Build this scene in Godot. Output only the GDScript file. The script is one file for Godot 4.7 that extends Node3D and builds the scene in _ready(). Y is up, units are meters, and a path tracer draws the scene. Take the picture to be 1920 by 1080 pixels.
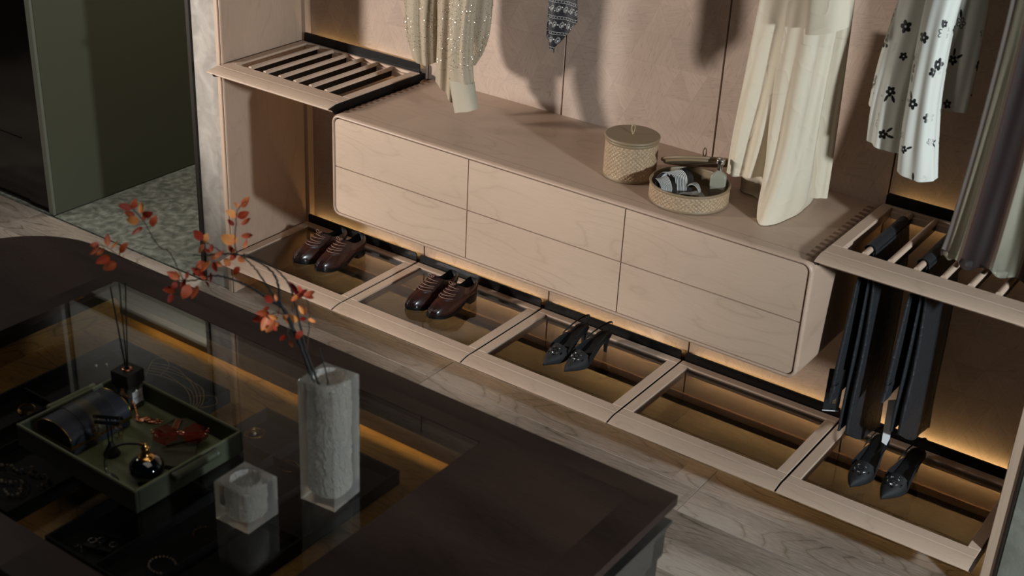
extends Node3D
# A walk-in dressing room: a long maple wardrobe wall with pull-out shoe shelves and trouser racks, and a dark jewellery island in front of it.
# Metres; x runs along the wardrobe wall, z comes out of it towards the camera, y is up.

var M := {}            # materials by name
var T := {}            # textures by name
var taken := {}        # how often a name was used
var rng := RandomNumberGenerator.new()
const MOD := 0.65      # width of one wardrobe bay
const SHELF_Y := 0.195 # top of the shoe shelves
const RACK_Y := 1.04   # top of the trouser racks
const TOP_Y := 0.90    # top of the island


# ---------------------------------------------------------------- mesh building
class MB:
	var vs := PackedVector3Array()
	var ns := PackedVector3Array()
	var us := PackedVector2Array()
	var cs := PackedColorArray()
	var ix := PackedInt32Array()
	var xf := Transform3D.IDENTITY
	var col := Color.WHITE
	var colored := false

	func vert(p: Vector3, n: Vector3, uv: Vector2) -> void:
		vs.append(xf * p)
		ns.append((xf.basis * n).normalized())
		us.append(uv)
		cs.append(col)

	func tri(a: Vector3, b: Vector3, c: Vector3) -> void:
		var n := (b - a).cross(c - a).normalized()
		var k := vs.size()
		for p in [a, b, c]:
			vert(p, n, Vector2(p.x, p.z))
		ix.append_array(PackedInt32Array([k, k + 2, k + 1]))

	func quad(a: Vector3, b: Vector3, c: Vector3, d: Vector3) -> void:
		var n := (b - a).cross(d - a)
		if n.length_squared() < 1e-18:
			n = (c - b).cross(d - b)
		n = n.normalized()
		var k := vs.size()
		vert(a, n, Vector2(0, 0)); vert(b, n, Vector2(1, 0)); vert(c, n, Vector2(1, 1)); vert(d, n, Vector2(0, 1))
		ix.append_array(PackedInt32Array([k, k + 2, k + 1, k, k + 3, k + 2]))

	# a box with chamfered edges, about its centre
	func box(c: Vector3, s: Vector3, bev := 0.0) -> void:
		var h := s * 0.5
		var b: float = min(bev, min(h.x, min(h.y, h.z)) * 0.95)
		for ax in 3:
			var u := (ax + 1) % 3
			var w := (ax + 2) % 3
			for sg in [1.0, -1.0]:
				var p := []
				for q in [[-1.0, -1.0], [1.0, -1.0], [1.0, 1.0], [-1.0, 1.0]]:
					var v := Vector3.ZERO
					v[ax] = sg * h[ax]
					v[u] = q[0] * (h[u] - b)
					v[w] = q[1] * (h[w] - b)
					p.append(c + v)
				if sg > 0: quad(p[0], p[1], p[2], p[3])
				else: quad(p[3], p[2], p[1], p[0])
		if b <= 0.0:
			return
		for ax in 3:
			var u := (ax + 1) % 3
			var w := (ax + 2) % 3
			for q in [[1.0, 1.0], [-1.0, 1.0], [-1.0, -1.0], [1.0, -1.0]]:
				var e := []
				for k in [[0, -1.0], [0, 1.0], [1, 1.0], [1, -1.0]]:
					var v := Vector3.ZERO
					v[ax] = k[1] * (h[ax] - b)
					v[u] = q[0] * (h[u] - (b if k[0] == 1 else 0.0))
					v[w] = q[1] * (h[w] - (0.0 if k[0] == 1 else b))
					e.append(c + v)
				if q[0] * q[1] > 0: quad(e[3], e[2], e[1], e[0])
				else: quad(e[0], e[1], e[2], e[3])
		for sx in [1.0, -1.0]:
			for sy in [1.0, -1.0]:
				for sz in [1.0, -1.0]:
					var p := c + Vector3(sx * h.x, sy * (h.y - b), sz * (h.z - b))
					var q := c + Vector3(sx * (h.x - b), sy * h.y, sz * (h.z - b))
					var r := c + Vector3(sx * (h.x - b), sy * (h.y - b), sz * h.z)
					if sx * sy * sz > 0: tri(p, q, r)
					else: tri(p, r, q)

	func span(a: Vector3, b: Vector3, bev := 0.0) -> void:   # box from corner to corner
		box((a + b) * 0.5, (b - a).abs(), bev)

	# rows of points, smooth; the outside is where (next column) x (next row) points
	func grid(rows: Array, closed := false, flip := false, cols := []) -> void:
		var nr := rows.size()
		var nc: int = rows[0].size()
		var acc := []
		for i in nr:
			var a := PackedVector3Array()
			a.resize(nc)
			acc.append(a)
		for i in nr - 1:
			for j in (nc if closed else nc - 1):
				var j2 := (j + 1) % nc
				var a: Vector3 = rows[i][j]
				var b: Vector3 = rows[i][j2]
				var c: Vector3 = rows[i + 1][j2]
				var d: Vector3 = rows[i + 1][j]
				var n := (c - a).cross(d - b)
				acc[i][j] += n; acc[i][j2] += n; acc[i + 1][j2] += n; acc[i + 1][j] += n
		var k := vs.size()
		var w := nc + 1 if closed else nc
		for i in nr:
			for j in w:
				var jj := j % nc
				var n: Vector3 = acc[i][jj].normalized()
				if cols: col = cols[i][jj]
				vert(rows[i][jj], -n if flip else n, Vector2(float(j) / (w - 1), float(i) / (nr - 1)))
		for i in nr - 1:
			for j in w - 1:
				var p := k + i * w + j
				if flip: ix.append_array(PackedInt32Array([p, p + 1, p + w + 1, p, p + w + 1, p + w]))
				else: ix.append_array(PackedInt32Array([p, p + w + 1, p + 1, p, p + w, p + w + 1]))

	# profile of (radius, height) from the bottom axis round the outside to the top; a doubled point is a sharp edge
	func lathe(prof: Array, segs := 32, at := Vector3.ZERO, wob = null) -> void:
		var rows := []
		for i in prof.size() + 1:
			if i == prof.size() or (i > 0 and prof[i].is_equal_approx(prof[i - 1])):
				if rows.size() > 1: grid(rows, true)
				rows = []
				if i == prof.size(): break
			var r := PackedVector3Array()
			for j in segs:
				var t := TAU * j / segs
				var rad: float = prof[i].x
				if wob != null: rad *= wob.call(t, prof[i].y)
				r.append(at + Vector3(rad * cos(t), prof[i].y, -rad * sin(t)))
			rows.append(r)

	func tube(pts: Array, rad, segs := 8, caps := true, closed := false) -> void:
		var n := pts.size()
		var rows := []
		var nrm := Vector3.ZERO
		for i in n:
			var t: Vector3
			if closed: t = (pts[(i + 1) % n] - pts[(i + n - 1) % n]).normalized()
			else: t = (pts[min(i + 1, n - 1)] - pts[max(i - 1, 0)]).normalized()
			if i == 0: nrm = (Vector3.UP if abs(t.y) < 0.9 else Vector3.RIGHT)
			nrm = (nrm - t * nrm.dot(t)).normalized()
			var bin := t.cross(nrm)
			var r: float = rad if not rad is Array else rad[i]
			var ring := PackedVector3Array()
			for j in segs:
				var a := TAU * j / segs
				ring.append(pts[i] + (nrm * cos(a) + bin * sin(a)) * r)
			rows.append(ring)
		if closed:
			rows.append(rows[0])
		elif caps:
			for e in [0, n - 1]:
				var dup := PackedVector3Array()
				for j in segs: dup.append(pts[e] + (rows[e if e == 0 else rows.size() - 1][j] - pts[e]) * 0.02)
				if e == 0: rows.push_front(dup)
				else: rows.append(dup)
				if n == 1: break
		grid(rows, true)

	func ball(c: Vector3, r: float, seg := 8) -> void:
		var p := []
		for i in seg / 2 + 1:
			var a := -PI / 2 + PI * i / (seg / 2)
			p.append(Vector2(max(r * cos(a), r * 0.01), r * sin(a)))
		lathe(p, seg, c)

	# a flat outline in (x, y) swept along z from 0 to depth; counter-clockwise outlines face out
	func extrude(poly: PackedVector2Array, depth: float, smooth := false) -> void:
		var p := poly
		if Geometry2D.is_polygon_clockwise(p): p.reverse()
		var area := 0.0
		for i in p.size():
			area += p[i].cross(p[(i + 1) % p.size()])
		if area < 0: p.reverse()
		var tris := Geometry2D.triangulate_polygon(p)
		for i in tris.size() / 3:
			var a := p[tris[i * 3]]
			var b := p[tris[i * 3 + 1]]
			var c := p[tris[i * 3 + 2]]
			if (b - a).cross(c - a) < 0:
				var s := b
				b = c
				c = s
			tri(Vector3(a.x, a.y, depth), Vector3(b.x, b.y, depth), Vector3(c.x, c.y, depth))
			tri(Vector3(a.x, a.y, 0), Vector3(c.x, c.y, 0), Vector3(b.x, b.y, 0))
		if smooth:
			var r0 := PackedVector3Array()
			var r1 := PackedVector3Array()
			for q in p:
				r0.append(Vector3(q.x, q.y, 0))
				r1.append(Vector3(q.x, q.y, depth))
			grid([r0, r1], true)
			return
		for i in p.size():
			var a := p[i]
			var b := p[(i + 1) % p.size()]
			quad(Vector3(a.x, a.y, 0), Vector3(b.x, b.y, 0), Vector3(b.x, b.y, depth), Vector3(a.x, a.y, depth))

	func mesh() -> ArrayMesh:
		var arr := []
		arr.resize(Mesh.ARRAY_MAX)
		arr[Mesh.ARRAY_VERTEX] = vs
		arr[Mesh.ARRAY_NORMAL] = ns
		arr[Mesh.ARRAY_TEX_UV] = us
		if colored: arr[Mesh.ARRAY_COLOR] = cs
		arr[Mesh.ARRAY_INDEX] = ix
		var m := ArrayMesh.new()
		m.add_surface_from_arrays(Mesh.PRIMITIVE_TRIANGLES, arr)
		return m


# ---------------------------------------------------------------- scene tree helpers
func numbered(called: String) -> String:
	var k: int = taken.get(called, 0)
	taken[called] = k + 1
	return called if k == 0 else "%s_%03d" % [called, k]


func tag(o: Node3D, label: String, category: String, group := "") -> Node3D:
	o.set_meta("label", label)
	o.set_meta("category", category)
	if group: o.set_meta("group", group)
	return o


func thing(called: String, label: String, category: String, at := Vector3.ZERO, turn := 0.0, group := "") -> Node3D:
	var o := Node3D.new()
	o.name = numbered(called)
	add_child(o)
	o.position = at
	o.rotation.y = turn
	return tag(o, label, category, group)


func part(called: String, mb: MB, mat: Material, parent: Node = null) -> MeshInstance3D:
	return part_mesh(called, mb.mesh(), mat, parent)


func part_mesh(called: String, mesh: Mesh, mat: Material, parent: Node = null) -> MeshInstance3D:
	var o := MeshInstance3D.new()
	o.mesh = mesh
	o.material_override = mat
	if parent == null:
		o.name = numbered(called)
		add_child(o)
	else:
		o.name = part_name(called, parent)
		parent.add_child(o, true)
	return o


func part_name(called: String, parent: Node) -> String:
	if not parent.has_node(NodePath(called)): return called
	var k := 1
	while parent.has_node(NodePath("%s_%03d" % [called, k])): k += 1
	return "%s_%03d" % [called, k]


func struct(called: String, mb: MB, mat: Material) -> MeshInstance3D:
	var o := part(called, mb, mat)
	o.set_meta("kind", "structure")
	return o


func copy(o: Node3D, label: String, at: Vector3, turn := 0.0) -> Node3D:
	var base := String(o.name)
	var c: Node3D = o.duplicate()
	c.name = numbered(base)
	add_child(c)
	c.position = at
	c.rotation.y = turn
	c.set_meta("label", label)
	return c


func V(a: Array) -> Vector3:
	return Vector3(a[0], a[1], a[2]) * 0.001


func spline(pts: Array, per := 6) -> Array:      # Catmull-Rom through the points
	var out := []
	var n := pts.size()
	for i in n - 1:
		var a = pts[max(i - 1, 0)]
		var d = pts[min(i + 2, n - 1)]
		for k in per:
			var t := float(k) / per
			if pts[0] is float: out.append(cubic_interpolate(pts[i], pts[i + 1], a, d, t))
			else: out.append(pts[i].cubic_interpolate(pts[i + 1], a, d, t))
	out.append(pts[n - 1])
	return out


# cloth hung as a closed tube: levels [y, centre x, centre z, half width x, half depth z, fold depth], from the top down; a second skin inside gives it thickness
func cloth(mb: MB, levels: Array, nu := 64, nv := 40, folds := 7.0, phase := 0.0, hem = null, squash := 1.0, turn := 0.0, thick := 0.0015) -> void:
	var outer := []
	var inner := []
	var nl := levels.size()
	for i in nv + 1:
		var f := float(i) / nv * (nl - 1)
		var k: int = min(int(f), nl - 2)
		var t := f - k
		var L := []
		for c in 6:
			L.append(cubic_interpolate(levels[k][c], levels[k + 1][c], levels[max(k - 1, 0)][c], levels[min(k + 2, nl - 1)][c], t))
		var ro := PackedVector3Array()
		var ri := PackedVector3Array()
		var v := float(i) / nv
		for j in nu:
			var a := TAU * j / nu
			var ca: float = sign(cos(a)) * pow(abs(cos(a)), squash)
			var sa: float = sign(sin(a)) * pow(abs(sin(a)), squash)
			var w: float = L[5] * (sin(folds * a + phase + 1.3 * sin(v * 2.6)) * 0.6 + 0.4 * sin(folds * 1.73 * a + 2.1 + phase * 2.0 - v * 1.9))
			var n := Vector2(ca / max(L[3], 0.004), sa / max(L[4], 0.004)).normalized()
			var y: float = L[0]
			if hem != null: y += hem.call(a) * smoothstep(0.45, 1.0, v)
			var p := Vector2(L[3] * ca + n.x * w, L[4] * sa + n.y * w)
			var q := p - n * thick
			if turn != 0.0:
				p = p.rotated(turn)
				q = q.rotated(turn)
			ro.append(Vector3(L[1] + p.x, y, L[2] + p.y))
			ri.append(Vector3(L[1] + q.x, y, L[2] + q.y))
		outer.append(ro)
		inner.append(ri)
	mb.grid(outer, true)
	mb.grid(inner, true, true)
	mb.grid([outer[nv], inner[nv]], true)


# ---------------------------------------------------------------- textures and materials
func noise(sd: int, freq: float, oct := 3, type := FastNoiseLite.TYPE_SIMPLEX_SMOOTH) -> FastNoiseLite:
	var n := FastNoiseLite.new()
	n.seed = sd
	n.frequency = freq
	n.noise_type = type
	n.fractal_octaves = oct
	return n


func paint(w: int, h: int, f: Callable) -> ImageTexture:
	var data := PackedByteArray()
	data.resize(w * h * 3)
	var k := 0
	for y in h:
		for x in w:
			var c: Color = f.call(x, y)
			data[k] = clampi(int(c.r * 255.0), 0, 255)
			data[k + 1] = clampi(int(c.g * 255.0), 0, 255)
			data[k + 2] = clampi(int(c.b * 255.0), 0, 255)
			k += 3
	return ImageTexture.create_from_image(Image.create_from_data(w, h, false, Image.FORMAT_RGB8, data))


# wood as a neutral tone near white, tinted by the material; grain runs along u (or v)
func wood(sd: int, size: int, upright: bool, rings: float, line: float, streak: float, flame := 1.0) -> ImageTexture:
	var low := noise(sd, 1.0, 2)
	var fine := noise(sd + 1, 1.0, 2)
	var pore := noise(sd + 2, 1.0, 1)
	return paint(size, size, func(x: int, y: int):
		var u: float = float(y if upright else x) / size
		var v: float = float(x if upright else y) / size
		var b := low.get_noise_2d(u * 1.25, v * 3.6)
		var r := v * rings + b * 3.6 * flame + fine.get_noise_2d(u * 6.0, v * 26.0) * 0.22
		var q: float = abs(fposmod(r, 1.0) - 0.5) * 2.0
		var l := pow(q, 9.0) * (0.45 + 0.55 * low.get_noise_2d(u * 3.0 + 7.0, v * 9.0))
		var s := fine.get_noise_2d(u * 9.0, v * 190.0) * 0.6 + pore.get_noise_2d(u * 30.0, v * 420.0) * 0.4
		var tone := low.get_noise_2d(u * 1.1 + 31.0, v * 3.4)
		var k := 0.93 - l * line - (s * 0.5 + 0.25) * streak + tone * streak * 0.8
		return Color(k + 0.02, k, k - 0.015 - l * line * 0.15))


# triangles of veneer set with their grain three ways, hardly different in tone
func marquetry(size: int) -> ImageTexture:
	var g := noise(71, 1.0, 2)
	var low := noise(72, 1.0, 3)
	var cells := 12.0
	return paint(size, size, func(x: int, y: int):
		var u: float = float(x) / size * cells
		var v: float = float(y) / size * cells
		var i := floorf(v)
		var fv := v - i
		var uu := u + 0.5 * fposmod(i, 2.0)
		var j := floorf(uu)
		var fu := uu - j
		var up: bool = fv > abs(fu - 0.5) * 2.0
		var cell := (j if up else floorf(uu + 0.5) + 0.37) + 0.0
		var hsh := fposmod(sin(cell * 12.9898 + i * 78.233 + (3.7 if up else 0.0)) * 43758.5453, 1.0)
		var a := hsh * 3.0
		a = floorf(a) * PI / 3.0 + 0.26
		var p := Vector2(u, v).rotated(a)
		var s := g.get_noise_2d(p.x * 0.9, p.y * 17.0)
		var d: float = abs(fv - abs(fu - 0.5) * 2.0)
		var edge := 0.035 if d < 0.02 or fv < 0.012 else 0.0
		var k := 0.90 + (hsh - 0.5) * 0.05 + s * 0.035 - maxf(g.get_noise_2d(p.x * 2.3 + 9.0, p.y * 11.0) - 0.38, 0.0) * 0.22 - edge + low.get_noise_2d(u * 0.2, v * 0.2) * 0.05
		return Color(k + 0.01, k, k - 0.01))


func mottled(sd: int, size: int, a: Color, b: Color, freq: float, oct := 5, warp := 0.0) -> ImageTexture:
	var n := noise(sd, freq, oct)
	var m := noise(sd + 5, freq * 0.5, 3)
	return paint(size, size, func(x: int, y: int):
		var dx := warp * m.get_noise_2d(x, y)
		var dy := warp * m.get_noise_2d(x + 300.0, y + 90.0)
		return a.lerp(b, clampf(n.get_noise_2d(x + dx, y + dy) * 0.9 + 0.5, 0.0, 1.0)))


func mat(called: String, color: Color, rough := 0.6, metal := 0.0) -> StandardMaterial3D:
	var m := StandardMaterial3D.new()
	m.resource_name = called
	m.albedo_color = color
	m.roughness = rough
	m.metallic = metal
	M[called] = m
	return m


func tri_mat(called: String, tex: String, color: Color, rough: float, size: float, world := true, offset := Vector3.ZERO) -> StandardMaterial3D:
	var m := mat(called, color, rough)
	m.albedo_texture = T[tex]
	m.uv1_triplanar = true
	m.uv1_world_triplanar = world
	m.uv1_triplanar_sharpness = 8.0
	m.uv1_scale = Vector3.ONE / size
	m.uv1_offset = offset
	return m


func relief(m: StandardMaterial3D, tex: String, cm: float) -> StandardMaterial3D:
	m.heightmap_enabled = true
	m.heightmap_texture = T[tex]
	m.heightmap_scale = cm
	return m


func pane(called: String, color: Color, alpha: float) -> StandardMaterial3D:
	var m := mat(called, Color(color.r, color.g, color.b, alpha), 0.02)
	m.transparency = BaseMaterial3D.TRANSPARENCY_ALPHA
	m.metallic_specular = 0.5
	return m


func solid_glass(called: String, color: Color, cloud: float, rough: float) -> StandardMaterial3D:
	var m := mat(called, Color(color.r, color.g, color.b, cloud), rough)
	m.refraction_enabled = true
	m.refraction_scale = 0.05
	m.transparency = BaseMaterial3D.TRANSPARENCY_ALPHA
	return m


func glow(called: String, color: Color, energy: float) -> StandardMaterial3D:
	var m := mat(called, color, 0.5)
	m.emission_enabled = true
	m.emission = color
	m.emission_energy_multiplier = energy
	return m


func stroke(im: Image, p: Vector2, r: Vector2, turn: float, c: Color) -> void:   # a filled ellipse that wraps round the edges
	var R: int = int(max(r.x, r.y)) + 1
	for dy in range(-R, R + 1):
		for dx in range(-R, R + 1):
			var q := Vector2(dx, dy).rotated(-turn)
			if (q / r).length_squared() <= 1.0:
				im.set_pixel(posmod(int(p.x) + dx, im.get_width()), posmod(int(p.y) + dy, im.get_height()), c)


func _ready() -> void:
	rng.seed = 11
	# ---- camera
	var cam := Camera3D.new()
	cam.name = "camera"
	cam.fov = 24.337
	cam.near = 0.05
	cam.far = 60.0
	cam.position = Vector3(3.886, 2.7363, 4.0969)
	cam.basis = Basis.from_euler(Vector3(-0.4728, 0.5943, 0.053), EULER_ORDER_YXZ)
	var lens := CameraAttributesPhysical.new()
	lens.frustum_focal_length = 55.65
	lens.frustum_focus_distance = 5.0
	lens.exposure_aperture = 5.0
	cam.attributes = lens
	add_child(cam)
	cam.current = true
	# ---- surroundings and exposure
	var we := WorldEnvironment.new()
	we.name = "surroundings"
	var env := Environment.new()
	env.background_mode = Environment.BG_COLOR
	env.background_color = Color(0.02, 0.02, 0.022)
	env.tonemap_mode = Environment.TONE_MAPPER_LINEAR
	env.tonemap_exposure = 1.0
	env.sdfgi_enabled = true
	env.ssao_enabled = true
	env.ssil_enabled = true
	we.environment = env
	add_child(we)
	# ---- the big lights: a warm spot from the front left, a cool one grazing along the wardrobe from the right, and unseen fill panels added overhead
	spot("key_spotlight", Vector3(-2.0, 1.96, 3.65), Vector3(0.95, 1.16, 0.1), Color(1.0, 0.975, 0.95), 22.0, 18.0, 0.6, 0.20)
	spot("side_spotlight", Vector3(6.0, 2.1, 2.30), Vector3(2.7, 0.95, 0.8), Color(0.92, 0.97, 1.0), 17.0, 29.0, 0.6, 0.12)
	add_fill_panel("added flat fill light panel, unseen above the island", Vector3(2.4, 3.28, 2.5), Vector2(2.0, 1.4), Color(1.0, 0.96, 0.92), 0.8)
	add_fill_panel("added square fill light panel, unseen above the floor before the doorway", Vector3(-2.3, 3.28, 2.0), Vector2(0.9, 0.9), Color(1.0, 0.98, 0.95), 4.4)
	add_fill_panel("added small fill light panel, unseen above the floor beyond the doorway", Vector3(-0.72, 3.28, -0.50), Vector2(0.6, 0.6), Color(1.0, 0.98, 0.94), 4.2)

	make_textures()
	make_materials()
	build_setting()
	build_wardrobe()
	build_shoes()
	build_clothes()
	build_cabinet_things()
	build_island()
	build_tray_things()
	build_vase_things()
	build_jewels()


# a small spotlight can on the ceiling or a stand, and its own light
func spot(called: String, at: Vector3, to: Vector3, color: Color, energy: float, angle: float, blend: float, size: float) -> void:
	var l := SpotLight3D.new()
	l.name = called
	add_child(l)
	l.look_at_from_position(at, to)
	l.light_color = color
	l.light_energy = energy
	l.light_size = size
	l.spot_range = 14.0
	l.spot_attenuation = 2.0
	l.spot_angle = angle
	l.spot_angle_attenuation = blend
	l.shadow_enabled = true


func add_fill_panel(label: String, at: Vector3, size: Vector2, color: Color, energy: float) -> void:  # an unseen glowing panel, added to fill dark parts of the room
	var t := thing("added_fill_panel", label, "ceiling light", at)
	var f := MB.new()
	f.box(Vector3(0, 0.012, 0), Vector3(size.x + 0.04, 0.016, size.y + 0.04), 0.004)
	part("frame", f, mat("fill_panel_frame", Color(0.8, 0.8, 0.8), 0.5), t)
	var d := MB.new()
	d.box(Vector3(0, 0.0, 0), Vector3(size.x, 0.008, size.y), 0.002)
	part("diffuser", d, glow("fill_panel_diffuser", color, 0.12), t)
	area(t, Vector3(0, -0.008, 0), Vector3(0, -1, 0), size, color, energy)


func area(parent: Node3D, at: Vector3, dir: Vector3, size: Vector2, color: Color, energy: float) -> void:
	var a := AreaLight3D.new()
	a.name = "light"
	a.area_size = size
	a.light_color = color
	a.light_energy = energy
	a.area_range = 12.0
	a.area_attenuation = 2.0
	a.shadow_enabled = true
	parent.add_child(a, true)
	a.position = at
	a.basis = Basis.looking_at(dir, Vector3.FORWARD if abs(dir.y) > 0.9 else Vector3.UP)


func make_textures() -> void:
	T.maple = wood(3, 1024, false, 13.0, 0.085, 0.05, 0.9)
	T.maple_up = wood(4, 1024, true, 13.0, 0.06, 0.06, 0.7)
	T.oak = wood(8, 1024, false, 15.0, 0.36, 0.32, 1.2)
	T.walnut = wood(14, 1024, false, 16.0, 0.10, 0.34, 0.5)
	T.marquetry = marquetry(1024)
	T.stone = mottled(21, 512, Color(0.30, 0.30, 0.28), Color(0.52, 0.51, 0.48), 0.030, 6, 12.0)
	T.plaster = mottled(25, 512, Color(0.80, 0.79, 0.77), Color(0.95, 0.94, 0.92), 0.012, 5, 60.0)
	T.grain = mottled(31, 256, Color(0.2, 0.2, 0.2), Color(0.8, 0.8, 0.8), 0.22, 3)
	var cn := noise(33, 0.011, 2)
	var cm := noise(34, 0.006, 2)
	T.crease = paint(512, 512, func(x: int, y: int):   # creases: sharp ridges between flat planes
		var p := Vector2(x, y)
		var k: float = pow(1.0 - abs(cn.get_noise_2d(p.x + 30.0 * cm.get_noise_2d(p.x, p.y), p.y * 0.7)), 9.0) * 0.35 + 0.4 * abs(cm.get_noise_2d(p.x * 1.6 + 90.0, p.y)) + 0.2
		return Color(k, k, k))
	T.weave = paint(256, 256, func(x: int, y: int):        # plain weave: threads over and under
		var k: float = (sin(x * TAU / 8.0) * 0.5 + 0.5) if (int(x / 8) + int(y / 8)) % 2 == 0 else (sin(y * TAU / 8.0) * 0.5 + 0.5)
		return Color(k, k, k))
	T.basket = paint(256, 256, func(x: int, y: int):       # a leather strip plait set on the diagonal
		var p := Vector2(x, y) * 8.0 / 256.0
		var q := Vector2(p.x + p.y, p.x - p.y) * 0.5
		var over := posmod(int(floorf(q.x)) + int(floorf(q.y)), 2) == 0
		var f := Vector2(fposmod(q.x, 1.0), fposmod(q.y, 1.0))
		var across: float = f.x if over else f.y
		var along: float = f.y if over else f.x
		var k := pow(sin(across * PI), 0.5) * (0.35 + 0.65 * pow(sin(along * PI), 0.6))
		return Color(k, k, k))
	T.knit = paint(128, 128, func(x: int, y: int):         # small knitted stitches
		var sx: float = abs(fposmod(x / 16.0, 1.0) - 0.5) * 2.0
		var k: float = 0.5 + 0.5 * sin((y + sx * 8.0) * TAU / 16.0)
		k *= 0.55 + 0.45 * sin(clampf(fposmod(x / 16.0, 1.0), 0.0, 1.0) * PI)
		return Color(k, k, k))
	T.stripes = paint(512, 64, func(x: int, y: int):       # the jumper's stripes, brown, sand, grey and rust
		var u := fposmod(x / 512.0 * 4.0, 1.0)
		var j := 0.012 * (((y / 4) % 2) * 2 - 1)
		u = fposmod(u + j, 1.0)
		if u < 0.20: return Color(0.22, 0.12, 0.085)
		if u < 0.235: return Color(0.40, 0.22, 0.12)
		if u < 0.42: return Color(0.74, 0.70, 0.58)
		if u < 0.45: return Color(0.32, 0.19, 0.12)
		if u < 0.64: return Color(0.64, 0.59, 0.55)
		if u < 0.67: return Color(0.40, 0.22, 0.12)
		if u < 0.72: return Color(0.27, 0.15, 0.11)
		if u < 0.75: return Color(0.40, 0.24, 0.14)
		if u < 0.95: return Color(0.80, 0.78, 0.68)
		return Color(0.36, 0.21, 0.13))
	T.silk = paint(256, 64, func(x: int, y: int):          # fine white lines on black silk, a plain black band between them
		var u := fposmod(x / 256.0 * 2.0, 1.0)
		var on := u > 0.22 and fposmod(u * 16.0, 1.0) < 0.45
		return Color(0.82, 0.82, 0.80) if on else Color(0.02, 0.02, 0.024))
	T.bandana = ImageTexture.create_from_image(bandana())
	T.flowers = ImageTexture.create_from_image(flowers())
	T.ripple = paint(256, 256, func(x: int, y: int):       # melted ripples for cast crystal
		return Color.BLACK)
	var rn := noise(41, 0.06, 3)
	T.ripple = paint(256, 256, func(x: int, y: int):
		var k := clampf(0.5 + rn.get_noise_2d(x * 1.6, y * 0.6) * 1.1, 0.0, 1.0)
		return Color(k, k, k))


func bandana() -> Image:
	var im := Image.create(512, 512, false, Image.FORMAT_RGB8)
	var ink := Color(0.035, 0.04, 0.075)
	var w := Color(0.80, 0.79, 0.76)
	im.fill(ink)
	var r := RandomNumberGenerator.new()
	r.seed = 5
	for band in 4:                                # rows of paisley drops between dotted borders
		var y0 := band * 128
		for k in 22:
			stroke(im, Vector2(k * 23.3, y0 + 18), Vector2(2.6, 2.6), 0, w)
		im.fill_rect(Rect2i(0, y0 + 8, 512, 2), w)
		im.fill_rect(Rect2i(0, y0 + 28, 512, 2), w)
		for k in 9:
			var c := Vector2(k * 57.0 + (28.0 if band % 2 == 1 else 0.0), y0 + 76)
			stroke(im, c, Vector2(15, 27), 0.5, w)
			stroke(im, c, Vector2(13, 25), 0.5, ink)
			stroke(im, c, Vector2(9.5, 20), 0.5, w)
			stroke(im, c, Vector2(8, 18), 0.5, ink)
			stroke(im, c + Vector2(1, 4), Vector2(3.4, 9), 0.5, w)
			for q in 4:
				stroke(im, c + Vector2(cos(q * 1.6), sin(q * 1.6)) * Vector2(23, 33), Vector2(1.8, 1.8), 0, w)
			stroke(im, c + Vector2(28, r.randf_range(-22, 22)), Vector2(4, 6), r.randf() * 3.0, w)
	return im


func flowers() -> Image:
	var im := Image.create(1024, 512, false, Image.FORMAT_RGB8)
	var cloth_white := Color(0.90, 0.89, 0.84)
	var ink := Color(0.03, 0.03, 0.035)
	im.fill(cloth_white)
	var r := RandomNumberGenerator.new()
	r.seed = 9
	for k in 46:                                  # five-petalled flowers, some in outline, with leaves beside them
		var c := Vector2((k % 12) * 86.0 + r.randf_range(-26, 26), (k / 12) * 128.0 + 50.0 + r.randf_range(-30, 30))
		var s := r.randf_range(0.55, 1.15)
		var turn := r.randf() * TAU
		var open := r.randf() < 0.4
		for q in 5:
			var d := Vector2.from_angle(turn + q * TAU / 5.0)
			stroke(im, c + d * 11.0 * s, Vector2(9.5, 7.0) * s, d.angle(), ink)
			if open: stroke(im, c + d * 11.0 * s, Vector2(6.5, 4.4) * s, d.angle(), cloth_white)
		stroke(im, c, Vector2(4, 4) * s, 0, cloth_white)
		for q in r.randi_range(0, 2):
			var d := Vector2.from_angle(turn + 2.0 + q * 0.9)
			stroke(im, c + d * 32.0 * s, Vector2(15, 5.5) * s, d.angle(), ink)
	return im


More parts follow.
